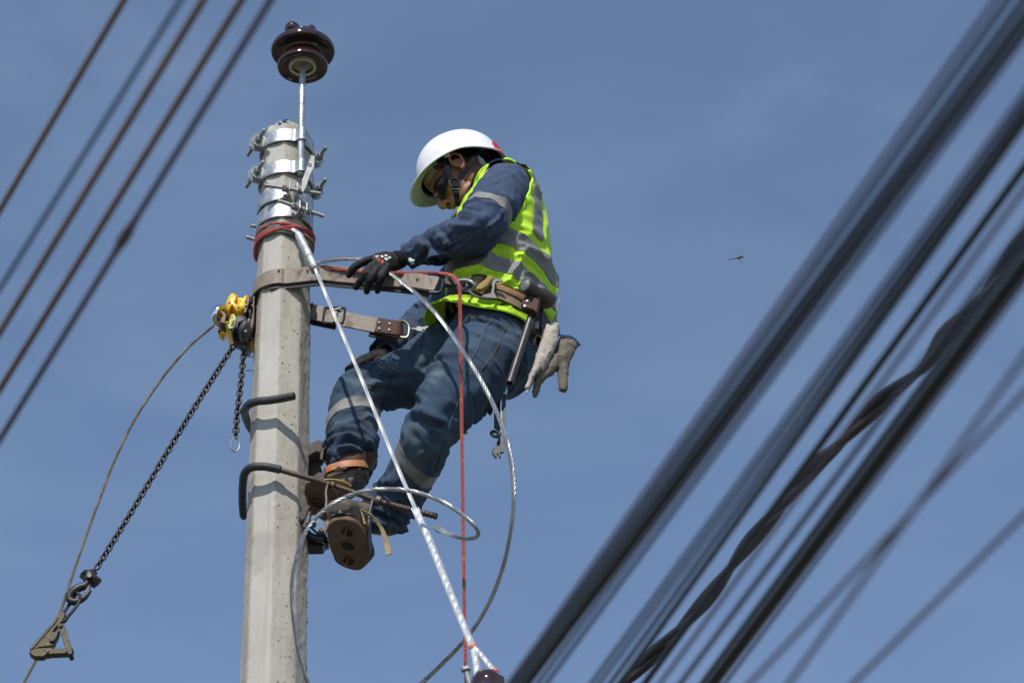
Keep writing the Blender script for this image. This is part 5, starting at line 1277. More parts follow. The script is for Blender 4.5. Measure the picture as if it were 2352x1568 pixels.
# ---- denim shirt: torso core and both sleeves in one skin
def sleeve_folds(V, F, limb, seed, amp, cuff):
    Nn = normals(V, F); L = limb.s[-1]
    s, ph, f = fold_field(limb, V, Nn, 25, amp * 1.4, lambda x: 0.010 * np.exp(-((x - .60) / .17) ** 2) + cuff * np.exp(-((x - .90) / .12) ** 2) - 0.001, seed, 0.65)
    return f, s, ph
def build_shirt():
    core = []
    for t in np.linspace(0.6, 7.9, 30):
        core.append([torso_pt(t, a, -0.034) for a in np.linspace(0, 2 * PI, 40, endpoint=False)])
    core = skin(np.array(core))
    V, F = union([core, tubeloft(ARM_N, (0, -1, 0), 36, 80, 0.97), tubeloft(ARM_F, (0, -1, 0), 30, 60)], 0.0046, 5)
    sN, _, dN = AN.coords(V); sF, _, dF = AF.coords(V)
    fN, _, ph = sleeve_folds(V, F, AN, 2.0, 0.0048, 0.0065); fF, _, _ = sleeve_folds(V, F, AF, 6.0, 0.004, 0.005)
    w = np.clip((dF - dN) / 0.05 + .5, 0, 1); far = np.minimum(dN, dF) > 0.13
    disp = np.where(far, 0, fN * w + fF * (1 - w)) + 0.0016 * fbm(V * 18, 3)
    c2 = lambda x, y: ((x + 2613) / 3.034, (y + 784) / 3.034)
    items = [(.009, .013, [(590, 690), (690, 705), (770, 800)]), (-.013, .011, [(620, 650), (680, 672), (740, 680)]), (.010, .012, [(480, 775), (600, 800), (710, 800)]), (-.009, .010, [(520, 735), (600, 755), (680, 765)]),
             (.010, .011, [(395, 820), (470, 870), (520, 950)]), (-.009, .009, [(440, 810), (510, 870), (560, 930)]), (.009, .010, [(290, 890), (365, 930), (395, 1000)]), (-.008, .009, [(335, 868), (405, 930), (440, 990)]),
             (-.007, .012, [(820, 545), (870, 620), (890, 700)]), (.007, .012, [(860, 545), (930, 640), (940, 720)]), (.008, .014, [(930, 780), (850, 850), (760, 900)]), (-.009, .012, [(900, 860), (800, 900), (700, 930)]),
             (-.006, .012, [(960, 420), (1000, 500), (1010, 600)]), (.006, .012, [(760, 480), (830, 430), (920, 400)]), (-.006, .010, [(740, 560), (820, 500), (900, 470)])]
    V = V + normals(V, F) * (disp + creases(V, normals(V, F), F, None, items, c2))[:, None]; V = relax(V, F, 1, 0.4)
    o = obj('denim_shirt', (V, F), M_DENIM, person, ang=75)
    return V, F, bvh_of(V, F), o
SV, SF, SB, shirt = build_shirt()
AL = AN.s[-1]
def sproj(u, v, off=0.0015):
    h = SB.ray_cast(Vector(CAM), Vector(ray(u, v))); return (np.array(h[0]) + np.array(h[1]) * off) if h[0] is not None else None
# armband of reflective tape, straight across the upper arm
def arm_tape():
    c0, c1 = np.array([1088, 452.0]), np.array([1171, 507.0]); n = np.array([-0.55, 0.83]) * 8.5
    mid = np.array([1136, 467.0])
    rows = []
    for k in np.linspace(-1, 1, 5):
        row = []
        for f in np.linspace(0, 1, 40):
            q = (1 - f) ** 2 * c0 + 2 * f * (1 - f) * (mid + np.array([2, -4])) + f * f * c1 + n * k
            p = sproj(q[0], q[1], 0.0028)
            row.append(p if p is not None else row[-1])
        rows.append(row)
    R = np.array(rows)
    for _ in range(3): R[:, 1:-1] = 0.5 * R[:, 1:-1] + 0.25 * (R[:, :-2] + R[:, 2:])
    return R
def tape_round(limb, bvh, t0, t1, f0, f1, off, sh=None, nf=80):
    R = limb.patch(bvh, t0, t1, f0, f1, 6, nf, off, sh)
    for _ in range(4): R[:, 1:-1] = 0.5 * R[:, 1:-1] + 0.25 * (R[:, :-2] + R[:, 2:])
    return slab(R, 0.002)
obj('reflective_tape', tape_round(AN, SB, AL * .445, AL * .488, -2.0, 2.2, 0.003), M_TAPE, shirt, ang=70)
seam('cuff_stitch', [(966, 555), (975, 575), (984, 592)], 0.0014, M_SEAM, shirt, proj=sproj)
seam('placket_stitch', [(1020, 560), (1035, 552), (1052, 543), (1062, 545), (1056, 551)], 0.0016, M_SEAM, shirt, proj=sproj)
seam('cuff_stitch', [(1015, 560), (1022, 572), (1026, 585)], 0.0014, M_SEAM, shirt, proj=sproj)
# cuffs: open ends of the sleeves, with a turned hem, and the unbuttoned flap hanging from the near one
def cuff_ring(limb, r0, r1, n=36, seed=0):
    e = limb.P[-1]; T, N, B = limb.T[-1], limb.N[-1], limb.B[-1]; rows = []
    for (h, r) in ((-0.03, r0 * 0.96), (-0.012, r0), (0.004, r1), (0.012, r1 * 1.03), (0.012, r1 * 0.93), (-0.02, r1 * 0.86)):
        rows.append([e + T * h + r * (1 + 0.09 * math.sin(2 * a + seed) + 0.05 * math.sin(5 * a)) * (N * math.cos(a) + B * math.sin(a)) for a in np.linspace(0, 2 * PI, n, endpoint=False)])
    return skin(np.array(rows), cap=False)
obj('sleeve_cuff', cuff_ring(AN, 0.037, 0.038), M_DENIM, shirt, ang=60)
obj('sleeve_cuff', cuff_ring(AF, 0.044, 0.046, seed=2), M_DENIM, shirt, ang=60)
def flap():
    a0 = [(990, 563, -.318), (1006, 556, -.322), (1026, 553, -.325), (1034, 562, -.318), (1036, 576, -.30), (1025, 588, -.27), (1003, 588, -.262), (989, 578, -.29)]
    a1 = [(985, 592, -.322), (1004, 586, -.330), (1026, 585, -.332), (1038, 585, -.322), (1034, 596, -.30), (1022, 606, -.275), (1004, 610, -.268), (986, 605, -.292)]
    r0, r1 = spl(WL(a0), 32, True), spl(WL(a1), 32, True); rows = [r0 + (r1 - r0) * f for f in np.linspace(0, 1, 8)]
    V, F = skin(np.array(rows), cap=False); V = V + normals(V, F) * (0.002 * fbm(V * 40, 2))[:, None]
    obj('cuff_flap', thicken(V, F, 0.002), M_DENIM, shirt, ang=60)
flap()
def collar():
    # shirt collar tips by the neck
    for pts in (((1098, 358), (1110, 366), (1118, 378), (1108, 382), (1100, 374)),):
        obj('collar_tip', pxplate(pts, -0.20, 0.006, 0.001), mat('dark_collar', (0.03, 0.055, 0.06), 0.85, 0, 0.3, 100, 0.3, 600), shirt)
    P = [torso_pt(7.55 - 0.25 * math.cos(a), a, 0.012) for a in np.linspace(0, 2 * PI, 40, endpoint=False)]
    Q = [torso_pt(7.95, a, 0.014) for a in np.linspace(0, 2 * PI, 40, endpoint=False)]
    V, F = skin(np.array([P, Q]), cap=False); obj('collar_band', thicken(V, F, 0.003), M_DENIM, shirt)
    obj('placket_edge', pxplate([(1048, 478), (1057, 478), (1052, 490), (1038, 504), (1036, 500), (1042, 487)], -0.22, 0.02, 0.002), mat('grey_lapel', (0.10, 0.10, 0.115), 0.8, 0, 0.2, 60), shirt)
collar()

# ---- vest: a cloth shell over the torso, open at the armholes and neck
NT, NA = 150, 220
def vest_disp(t, th):
    q = np.stack([t * 1.15 + 0.55 * np.cos(th + 0.4), np.cos(th) * 1.7 + 4.0, np.sin(th) * 1.7], 1)
    a = ridge(vnoise(q * 1.25 + 3.0), 1.5) - 0.45; b = ridge(vnoise(q * np.array([2.6, 1.5, 1.5]) + 8.0), 1.3) - 0.42
    env = 0.35 + 0.65 * np.exp(-((t - 2.0) / 1.5) ** 2)
    d = 0.025 * env * a + 0.012 * env * b + 0.0035 * fbm(np.stack([t * 3, np.cos(th) * 3, np.sin(th) * 3], 1), 3)
    d += 0.012 * np.exp(-((t - 1.7) / .35) ** 2) * (0.6 + 0.6 * vnoise(np.stack([t * 0 + 1, np.cos(th) * 4, np.sin(th) * 4], 1)))   # blousing above the belt
    bz = np.exp(-((t - 1.02) / .34) ** 4); d = d * (1 - bz) - 0.008 * bz               # drawn in under the belt
    d += 0.008 * np.exp(-((t - 0.0) / .5) ** 2) * (1.1 + np.sin(5 * th + 0.8))               # wavy hem
    return d
def vest_grid(ts, ths, off=0.0):
    T, A = np.meshgrid(ts, ths, indexing='ij'); P = np.array([[torso_pt(t, a) for a in ths] for t in ts])
    C = np.array([torso_frame(t)[0] for t in ts])[:, None]
    out = P - C; out /= np.linalg.norm(out, axis=2, keepdims=True)
    d = vest_disp(T.ravel(), A.ravel()).reshape(T.shape) + off
    fr = np.clip(1 - T / 1.2, 0, 1) * np.clip(np.cos(A - 0.25), 0, 1)                # front of the hem hangs out and up
    P = P + out * d[..., None] + (fr ** 1.0)[..., None] * np.array([-0.035, 0.0, 0.070])
    return P, T, A
def armhole(P, T=None):
    V = P.reshape(-1, 3); r = []
    for limb, rr in ((AN, 0.083), (AF, 0.088)):
        n = int(len(limb.P) * 0.42); best = np.full(len(V), 9.0)
        for p in limb.P[:n:2]: best = np.minimum(best, np.linalg.norm(V - p, axis=1))
        r.append(best - rr)
    return np.minimum(*r)
def build_vest():
    ts, ths = np.linspace(-0.05, 7.85, NT), np.linspace(0, 2 * PI, NA, endpoint=False)
    P, T, A = vest_grid(ts, ths)
    V, F = skin(P, cap=False)
    g = armhole(P)
    # neckline: deep V in front
    nk = (7.5 - 1.0 * np.clip(np.cos(A) + 0.25, 0, 1.25) ** 1.5 - T).ravel() * 0.05
    V, F = clip(V, F, np.minimum(g, nk))
    V2, F2 = thicken(V, F, 0.0026)
    o = obj('safety_vest', (V2, F2), M_VEST, person, ang=70)
    for L in loops(F):
        if len(L) < 30: continue
        Q = V[L]; Q = even(np.vstack([Q, Q[:1]]), max(60, len(L) // 2))[:-1]
        for _ in range(4): Q = 0.5 * Q + 0.25 * (np.roll(Q, 1, 0) + np.roll(Q, -1, 0))
        obj('vest_piping', tube(Q, 0.0042, 7, closed=True, flat=0.7), M_PIPING, o)
    def tape(name, tfun, hw, th0, th1, n=160, m=9, off=0.0032):
        ths2 = np.linspace(th0, th1, n); rows = []
        for k in np.linspace(-1, 1, m):
            row = []
            for a in ths2:
                row.append((tfun(a) + hw * k, a))
            rows.append(row)
        tt = np.array(rows); C = np.array([[torso_frame(t)[0] for t, a in r] for r in rows]); Pp = np.array([[torso_pt(t, a) for t, a in r] for r in rows])
        out = Pp - C; out /= np.linalg.norm(out, axis=2, keepdims=True)
        d = vest_disp(tt[..., 0].ravel(), tt[..., 1].ravel()).reshape(tt.shape[:2]) + off
        R = Pp + out * d[..., None]; V, F = sheet(R)
        g = armhole(R) - 0.004
        V, F = clip(V, F, g); obj(name, thicken(V, F, 0.0015), M_TAPE, o, ang=70)
    tape('reflective_tape', lambda a: 2.20 + 0.10 * math.cos(a), 0.27, 0.45, 2 * PI - 0.45)
    tape('reflective_tape', lambda a: 3.18 + 0.22 * math.cos(a), 0.25, 0.45, 2 * PI - 0.45)
    for a0 in (2.62, -2.62):                       # upright bands down the back
        rows = [[(t, a0 + k * 0.155) for t in np.linspace(3.5, 7.2, 70)] for k in np.linspace(-1, 1, 9)]
        Pp = np.array([[torso_pt(t, a) for t, a in r] for r in rows]); C = np.array([[torso_frame(t)[0] for t, a in r] for r in rows]); tt = np.array(rows)
        out = Pp - C; out /= np.linalg.norm(out, axis=2, keepdims=True)
        d = vest_disp(tt[..., 0].ravel(), tt[..., 1].ravel()).reshape(tt.shape[:2]) + 0.0028
        V3, F3 = sheet(Pp + out * d[..., None]); obj('reflective_tape', thicken(V3, F3, 0.0013), M_TAPE, o, ang=70)
    return V, F, bvh_of(V, F), o
VV, VF, VB, vest = build_vest()

# ---- helmet
HT = math.radians(19.0)
k_f = np.array([-math.cos(HT), 0.03, -math.sin(HT)]); k_f = nrm(k_f); k_l = nrm(np.cross((0, 0, 1), k_f)); k_u = np.cross(k_f, k_l)
K0 = H(-0.010, 0, 0.052) + np.array([0.028, 0, 0.002])
def K(x, y, z): return K0 + x * k_f + y * k_l + z * k_u
def shell_pt(ph, ps, grow=0.0):
    c, s = math.cos(ph), math.sin(ph)
    a = (0.142 if c > 0 else 0.138) + grow; b = 0.116 + grow; h = 0.128 + grow
    q = 2.15
    x = a * math.copysign(abs(c) ** (2 / q), c); y = b * math.copysign(abs(s) ** (2 / q), s)
    sp, cp = math.sin(min(ps, PI * .5)), math.cos(ps)
    if ps > PI * 0.5: sp = 1.0 + 0.10 * (ps - PI * .5)
    ridge_ = 0.003 * math.exp(-(math.sin(ph) * sp / 0.22) ** 2) * (1 if ps < 1.45 else 0)
    return K(x * sp, y * sp, (h + ridge_) * cp)
def rim_ps(ph):
    c = math.cos(ph)                               # front low, sides arched over the ear, back low
    return math.radians(90 + 13 * max(c, 0) ** 1.5 + 13 * max(-c, 0) ** 1.2 + 5 * math.sin(ph) ** 4 + 4 * math.exp(-((abs((ph + PI) % (2 * PI) - PI) - 2.2) / 0.4) ** 2))
def build_helmet():
    rows = []; nphi = 96; phs = np.linspace(0, 2 * PI, nphi, endpoint=False)
    for i in range(0, 25):
        f = i / 24; rows.append([shell_pt(p, max(0.02, rim_ps(p) * f)) for p in phs])
    def lip(p, k):
        c = max(math.cos(p), 0.0); s = shell_pt(p, rim_ps(p)); pe = (max(0, (c - 0.25) / 0.75) ** 1.1) if c > 0 else 0
        ln = 0.008 + 0.062 * pe * k if k else 0.0
        d = nrm(np.cos(p) * k_f + 0.55 * np.sin(p) * k_l) if c > 0 else nrm(np.cos(p) * k_f + np.sin(p) * k_l)
        return s + d * ((0.005 + 0.037 * pe) * k) - k_u * ((0.003 + 0.022 * pe * k) * k)
    for k in (0.12, 0.3, 0.5, 0.7, 0.88, 1.0): rows.append([lip(p, k) for p in phs])
    V, F = skin(np.array(rows), cap=False); F = F + [tuple(range(nphi - 1, -1, -1))]
    V2, F2 = thicken(V, F, -0.0030) if np.dot(normals(V, F)[nphi * 5], k_u) < 0 else thicken(V, F, 0.0030)
    nF = len(F)                                    # thicken() lists the given side first, then the inside, then the rim
    nV = len(V); outw = np.linalg.norm(V2[:nV] - K0, axis=1).mean() > np.linalg.norm(V2[nV:] - K0, axis=1).mean()
    fi = [0 if (k < nF) == outw or k >= 2 * nF else 1 for k in range(len(F2))]
    h = obj('hard_hat', (V2, F2), [M_HELMET, mat('shaded_cream_inside', (0.44, 0.43, 0.34), 0.6, 0, 0.12, 40)], person, ang=50, fidx=fi)  # inside of the white shell coloured a darker cream to stand for its shade
    rimP = np.array(rows[-1]); obj('rim_edge', tube(rimP, 0.0026, 7, closed=True), M_HELMET, h)
    # suspension: headband, cradle, sweat liner at the front
    band_ = [np.array([K(0.105 * math.cos(p), 0.086 * math.sin(p), z - 0.012 * math.cos(p)) for p in phs]) for z in (-0.022, 0.012)]
    Vb, Fb = skin(np.array(band_), cap=False); obj('headband', thicken(Vb, Fb, 0.003), M_BLACKPL, h)
    ar = np.linspace(-0.72, 0.72, 40)
    ln = [np.array([K(r * math.cos(p), r * 0.82 * math.sin(p), z) for p in ar]) for r, z in ((0.128, 0.010), (0.122, -0.014), (0.112, -0.030))]
    Vb, Fb = skin(np.array(ln), closed_ring=False, cap=False); obj('brow_liner', thicken(Vb, Fb, 0.004), M_LINER, h)
    rows = [[K0 + (shell_pt(p, rim_ps(p) * f) - K0) * 0.94 for p in phs] for f in np.linspace(0.5, 0.985, 9)]
    Vb, Fb = skin(np.array(rows), cap=False); obj('inner_shade_lining', thicken(Vb, Fb, 0.003), M_BLACKWEB, h)  # black sheet added under the shell to paint in the dark shade there
    rb = []
    for p in np.linspace(-0.95, 0.95, 34):
        a, b = K(0.140 * math.cos(p), 0.118 * math.sin(p), -0.024), K(0.154 * math.cos(p), 0.124 * math.sin(p), -0.033)
        rb.append(tube(np.array([a, b]), 0.0011, 4))
    obj('brim_ribs', join(*rb), mat('pale_rib', (0.62, 0.61, 0.52), 0.5), h, kind='stuff')
    for s in (1, -1):
        obj('cradle_lug', box(K(0.042, s * 0.100, -0.006), 0.010, 0.006, 0.011, k_f, k_l, 0.003), mat('cream_lug', (0.62, 0.60, 0.52), 0.5), h)
        obj('cradle_lug', box(K(-0.07, s * 0.084, -0.006), 0.017, 0.006, 0.016, k_f, k_l, 0.003), M_BLACKPL, h)
    # red reflector at the back of the near side
    rows = [[shell_pt(math.radians(p), math.radians(q), 0.0032 * min(1, 6 * (1 - abs(i - 6) / 6.001)) + 0.001) for i, p in enumerate(np.linspace(146, 214, 13))] for q in np.linspace(86, 106, 8)]
    V, F = sheet(rows); obj('rear_reflector', thicken(V, F, 0.003), M_REDLENS, h, ang=60)
    return h
helmet = build_helmet()
# ---- sunglasses
def build_glasses():
    lens_rows = []
    g = obj('sunglasses', join(*[tube(spl(np.array([H(.094, .010, .012), H(.101, .020, .020), H(.097, .040, .024), H(.082, .057, .020), H(.062, .068, .012), H(.066, .066, -.006), H(.082, .056, -.020), H(.098, .036, -.022), H(.103, .018, -.012)]) * 1.0 if s > 0 else
        np.array([H(.094, -.010, .012), H(.101, -.020, .020), H(.097, -.040, .024), H(.082, -.057, .020), H(.062, -.068, .012), H(.066, -.066, -.006), H(.082, -.056, -.020), H(.098, -.036, -.022), H(.103, -.018, -.012)]), 50, True), 0.0034, 8, closed=True) for s in (1, -1)],
        tube(spl(np.array([H(.100, .014, .010), H(.107, 0, .012), H(.100, -.014, .010)]), 12), 0.0032, 8)), M_BLACKPL, person)
    for s in (1, -1):
        rows = []
        for a in np.linspace(0, 1, 10):
            x = [.102, .099, .088, .066]; y = [.014, .036, .056, .067]
            xx, yy = np.interp(a * 3, range(4), x), np.interp(a * 3, range(4), y)
            rows.append([H(xx + 0.004 * math.cos(b * 1.4), s * yy, 0.001 + b * (0.020 - 0.007 * a)) for b in np.linspace(-1, 1, 8)])
        V, F = sheet(rows); obj('lens', thicken(V, F, 0.0018), M_LENS, g)
        obj('temple_arm', ribbon(np.array([H(.066, s * .068, .008), H(.045, s * .0745, .012), H(.022, s * .0775, .015), H(0.0, s * .0765, .020)]), h_u, [.008, .0075, .006, .004], .0018), M_BLACKPL, g)
build_glasses()
# ---- chin strap
def build_chinstrap():
    def cs(pts, hw, w=None):
        P = spl(WL(pts), 24); n = np.array([0.0, -1.0, -0.35]); T = np.gradient(P, axis=0); wd = np.cross(T, n)
        return ribbon(P, wd, hw, 0.0011)
    st = obj('chin_strap', join(cs([(1016, 352, -.185), (1020, 374, -.186), (1029, 395, -.184), (1037, 411, -.180)], 0.0100)), M_BLACKWEB, helmet)
    obj('rear_strap', cs([(1098, 346, -.182), (1092, 362, -.190), (1076, 384, -.190), (1060, 404, -.184), (1049, 420, -.180)], 0.0095), M_BLACKWEB, helmet)
    obj('lower_strap', cs([(1045, 432, -.180), (1048, 448, -.176), (1051, 464, -.166), (1052, 480, -.150)], 0.0090), M_BLACKWEB, helmet)
    b = obj('strap_buckle', tube(spl(WL([(1032, 415, -.184), (1040, 410, -.187), (1052, 412, -.186), (1058, 424, -.184), (1054, 434, -.183), (1040, 434, -.184), (1034, 425, -.185)]), 40, True), 0.0028, 8, closed=True), M_BLACKPL, helmet)
    obj('buckle_plate', pxplate([(1034, 416), (1042, 411), (1052, 413), (1057, 424), (1053, 433), (1040, 433), (1035, 425)], -.183, .004, .001), M_BLACKWEB, helmet)
    obj('buckle_bar', rod(W(1036, 427, -.188), W(1058, 428, -.187), 0.0024, 8), M_BLACKPL, helmet)
    obj('buckle_bar', rod(W(1042, 441, -.184), W(1055, 442, -.183), 0.0030, 8), M_BLACKPL, helmet)
build_chinstrap()

# ---- gloves on his hands
def finger(pts, rs, n=26): 
    q = np.hstack([WL(pts), np.array(rs)[:, None]]); q = spl(q, n); P, r = q[:, :3], q[:, 3]
    V, F = tube(P, r, 14); e = P[-1]
    return [(V, F), ellipsoid(e, (r[-1],) * 3, None, 14, 10)]
def gv1(x, y): return (746.5 + x / 10.24, 557 + y / 10.24)
def build_near_glove():
    def f(pts, rs): return finger([gv1(x, y) + (d,) for x, y, d in pts], rs)
    parts = []
    parts += f([(1330, 430, -.262), (1060, 420, -.262), (880, 470, -.268), (700, 580, -.262), (590, 720, -.250), (560, 770, -.243)], [.016, .0150, .0138, .0130, .0115, .0105])
    parts += f([(1380, 490, -.262), (1110, 560, -.282), (960, 720, -.284), (850, 890, -.272), (760, 1010, -.256), (725, 1055, -.250)], [.016, .0152, .0142, .0128, .0115, .0105])
    parts += f([(1430, 520, -.268), (1190, 690, -.290), (1080, 850, -.288), (1010, 1020, -.272), (985, 1130, -.258), (980, 1150, -.256)], [.016, .0152, .0140, .0128, .0115, .0108])
    parts += f([(1500, 560, -.268), (1370, 720, -.286), (1310, 850, -.284), (1260, 1020, -.268), (1240, 1120, -.256), (1235, 1142, -.254)], [.015, .0142, .0130, .0120, .0110, .0100])
    parts += f([(1600, 470, -.235), (1350, 400, -.215), (1120, 400, -.205), (960, 440, -.200)], [.018, .016, .014, .012])     # thumb behind the cable
    palm = np.hstack([WL([gv1(1840, 380) + (-.243,), gv1(1640, 440) + (-.247,), gv1(1440, 480) + (-.255,), gv1(1240, 530) + (-.266,), gv1(1150, 560) + (-.270,)]), np.array([[.017, .027], [.020, .033], [.021, .038], [.019, .038], [.014, .030]])])
    palm = spl(palm, 26); parts.append(loft(palm[:, :3], palm[:, 3], palm[:, 4], (0, -1, -.35), 22))
    V, F = union(parts, 0.0026, 4)
    V = V + normals(V, F) * (0.0009 * fbm(V * 60, 3) + 0.0012 * (ridge(vnoise(V * 42), 2) - .4))[:, None]
    g = obj('work_glove', (V, F), M_GLOVE, person, ang=75)
    cf = np.hstack([WL([gv1(1700, 415) + (-.245,), gv1(1850, 360) + (-.243,), gv1(1990, 330) + (-.243,)]), np.array([[.0255, .031], [.0245, .0255], [.0245, .026]])]); cf = spl(cf, 30)
    cf[:, 3] += 0.0005 * np.sin(np.arange(30) * 2.1)
    obj('knit_cuff', loft(cf[:, :3], cf[:, 3], cf[:, 4], (0, -1, -.35), 30), M_CUFF, g)
    gb = bvh_of(V, F)
    def pr(x, y, off=0.0012):
        u, v = gv1(x, y); h = gb.ray_cast(Vector(CAM), Vector(ray(u, v))); return np.array(h[0]) + np.array(h[1]) * off if h[0] is not None else None
    def patch(name, poly, m):
        P = [pr(*p) for p in poly]
        if any(p is None for p in P): return
        P = np.array(P); c = P.mean(0); V = np.vstack([P, c]); n = len(P); obj(name, thicken(V, [(i, (i + 1) % n, n) for i in range(n)], 0.0006), m, g)
    for q in ([(1290, 318), (1345, 305), (1385, 345), (1330, 362)], [(1385, 300), (1440, 288), (1480, 318), (1420, 335)], [(1375, 375), (1440, 360), (1490, 400), (1440, 430)], [(1470, 345), (1525, 330), (1560, 358), (1505, 388)], [(1160, 330), (1240, 308), (1275, 325), (1215, 350)]):
        patch('printed_mark', q, M_WHITE)
    # the word across the knuckles, as letter strokes
    base = np.array([1225, 368.0]); ux = np.array([0.80, 0.60]); uy = np.array([-0.45, 0.89])
    def L(pts, ox): return [tuple(base + ux * (ox + x) + uy * y) for x, y in pts]
    strokes = [L([(0, -38), (0, 32)], 0), L([(0, -4), (34, -38)], 4), L([(0, -4), (36, 32)], 4), L([(50, -38), (50, 32)], 20), L([(50, -38), (84, -38)], 20), L([(50, -4), (78, -4)], 20), L([(50, 32), (84, 32)], 20),
               L([(100, 32), (100, -38)], 40), L([(100, -38), (134, -30), (134, -6), (100, -2)], 40), L([(112, -2), (140, 32)], 40)]
    for s_ in strokes:
        P = [pr(*p, 0.0008) for p in s_]
        if all(p is not None for p in P): obj('printed_letter', tube(np.array(P), 0.0010, 5), M_ORANGE, g)
    # torn seam on the second finger, green and white lining at the cuff
    obj('torn_seam', tube(np.array([p for p in (pr(925, 585), pr(890, 640), pr(905, 700), pr(940, 730)) if p is not None]), 0.0012, 5), mat('frayed_brown', (0.13, 0.055, 0.03), 0.9), g)
    obj('lining_tag', join(ellipsoid(W(*gv1(1990, 340), -.262), (.0055, .004, .0115), None, 12, 8), ellipsoid(W(*gv1(2065, 430), -.265), (.0068, .004, .0058), None, 12, 8), ellipsoid(W(*gv1(2010, 410), -.263), (.006, .004, .010), None, 12, 8)), mat('crumpled_white_lining', (0.62, 0.62, 0.60), 0.7, 0, 0.15, 120, 0.4, 300), g)
    obj('cuff_trim', join(ellipsoid(W(*gv1(1975, 235), -.262), (.0035, .003, .0075), None, 10, 6), ellipsoid(W(*gv1(2060, 505), -.262), (.0075, .004, .0060), None, 10, 6)), M_GREENTRIM, g)
    obj('cuff_edge', ring(W(*gv1(1895, 300), -.243), 0.0258, 0.0022, W(*gv1(2000, 310), -.243) - W(*gv1(1800, 380), -.243), 30, 6), M_CUFF, g)
build_near_glove()
def build_far_glove():
    parts = []
    parts += finger([(880, 815, .135), (858, 824, .10), (836, 832, .075), (815, 843, .06), (802, 851, .055)], [.015, .0155, .015, .0135, .011])
    parts += finger([(882, 812, .15), (858, 818, .13), (834, 826, .11), (812, 839, .09), (799, 849, .08)], [.015, .0155, .015, .0135, .011])
    parts += finger([(882, 812, .17), (858, 818, .155), (834, 826, .14), (812, 838, .125)], [.015, .0155, .0145, .012])
    parts += finger([(885, 818, .12), (872, 832, .085), (862, 838, .06), (850, 838, .045)], [.015, .015, .013, .011])
    palm = np.hstack([WL([(896, 803, .152), (880, 811, .145), (860, 817, .13), (842, 824, .12)]), np.array([[.018, .026], [.019, .033], [.018, .038], [.014, .034]])]); palm = spl(palm, 20)
    parts.append(loft(palm[:, :3], palm[:, 3], palm[:, 4], (0, -.5, 1), 20))
    V, F = union(parts, 0.003, 4); V = V + normals(V, F) * (0.001 * fbm(V * 60, 3))[:, None]
    g = obj('work_glove', (V, F), M_GLOVE, person, ang=75)
    cf = spl(np.hstack([WL([(880, 812, .145), (893, 804, .152), (905, 796, .156)]), np.array([[.022, .027], [.022, .026], [.023, .027]])]), 24); cf[:, 3] += 0.0006 * np.sin(np.arange(24) * 2.1)
    obj('knit_cuff', loft(cf[:, :3], cf[:, 3], cf[:, 4], (0, -.5, 1), 26), M_CUFF, g)
    # lettering of the trouser thigh print, small white lines with a blue swash
    R = []
    for k, (y0, n) in enumerate(((822, 9), (829, 11), (836, 10), (843, 8))):
        for i in range(n):
            u = 858 + 5.0 * i + k * 4.0 + random.uniform(-.6, .6); v = y0 + 0.9 * i * 0.5 + random.uniform(-.5, .5)
            a = jproj(u, v, 0.0016); b = jproj(u + 2.4, v + random.choice([-2.5, 2.5, 0.5]), 0.0016)
            if a is not None and b is not None and np.linalg.norm(a - b) < 0.02: R.append(tube(np.array([a, b]), 0.0011, 4))
    if R: obj('thigh_print', join(*R), mat('pale_grey_print', (0.42, 0.47, 0.50), 0.8), jeans, kind='stuff')
    P = [jproj(u, v, 0.0018) for u, v in ((886, 821), (893, 828), (902, 832), (909, 834))]
    if all(p is not None for p in P): obj('print_swash', tube(spl(np.array(P), 14), 0.0016, 5), mat('teal_print', (0.05, 0.27, 0.34), 0.8), jeans)
build_far_glove()

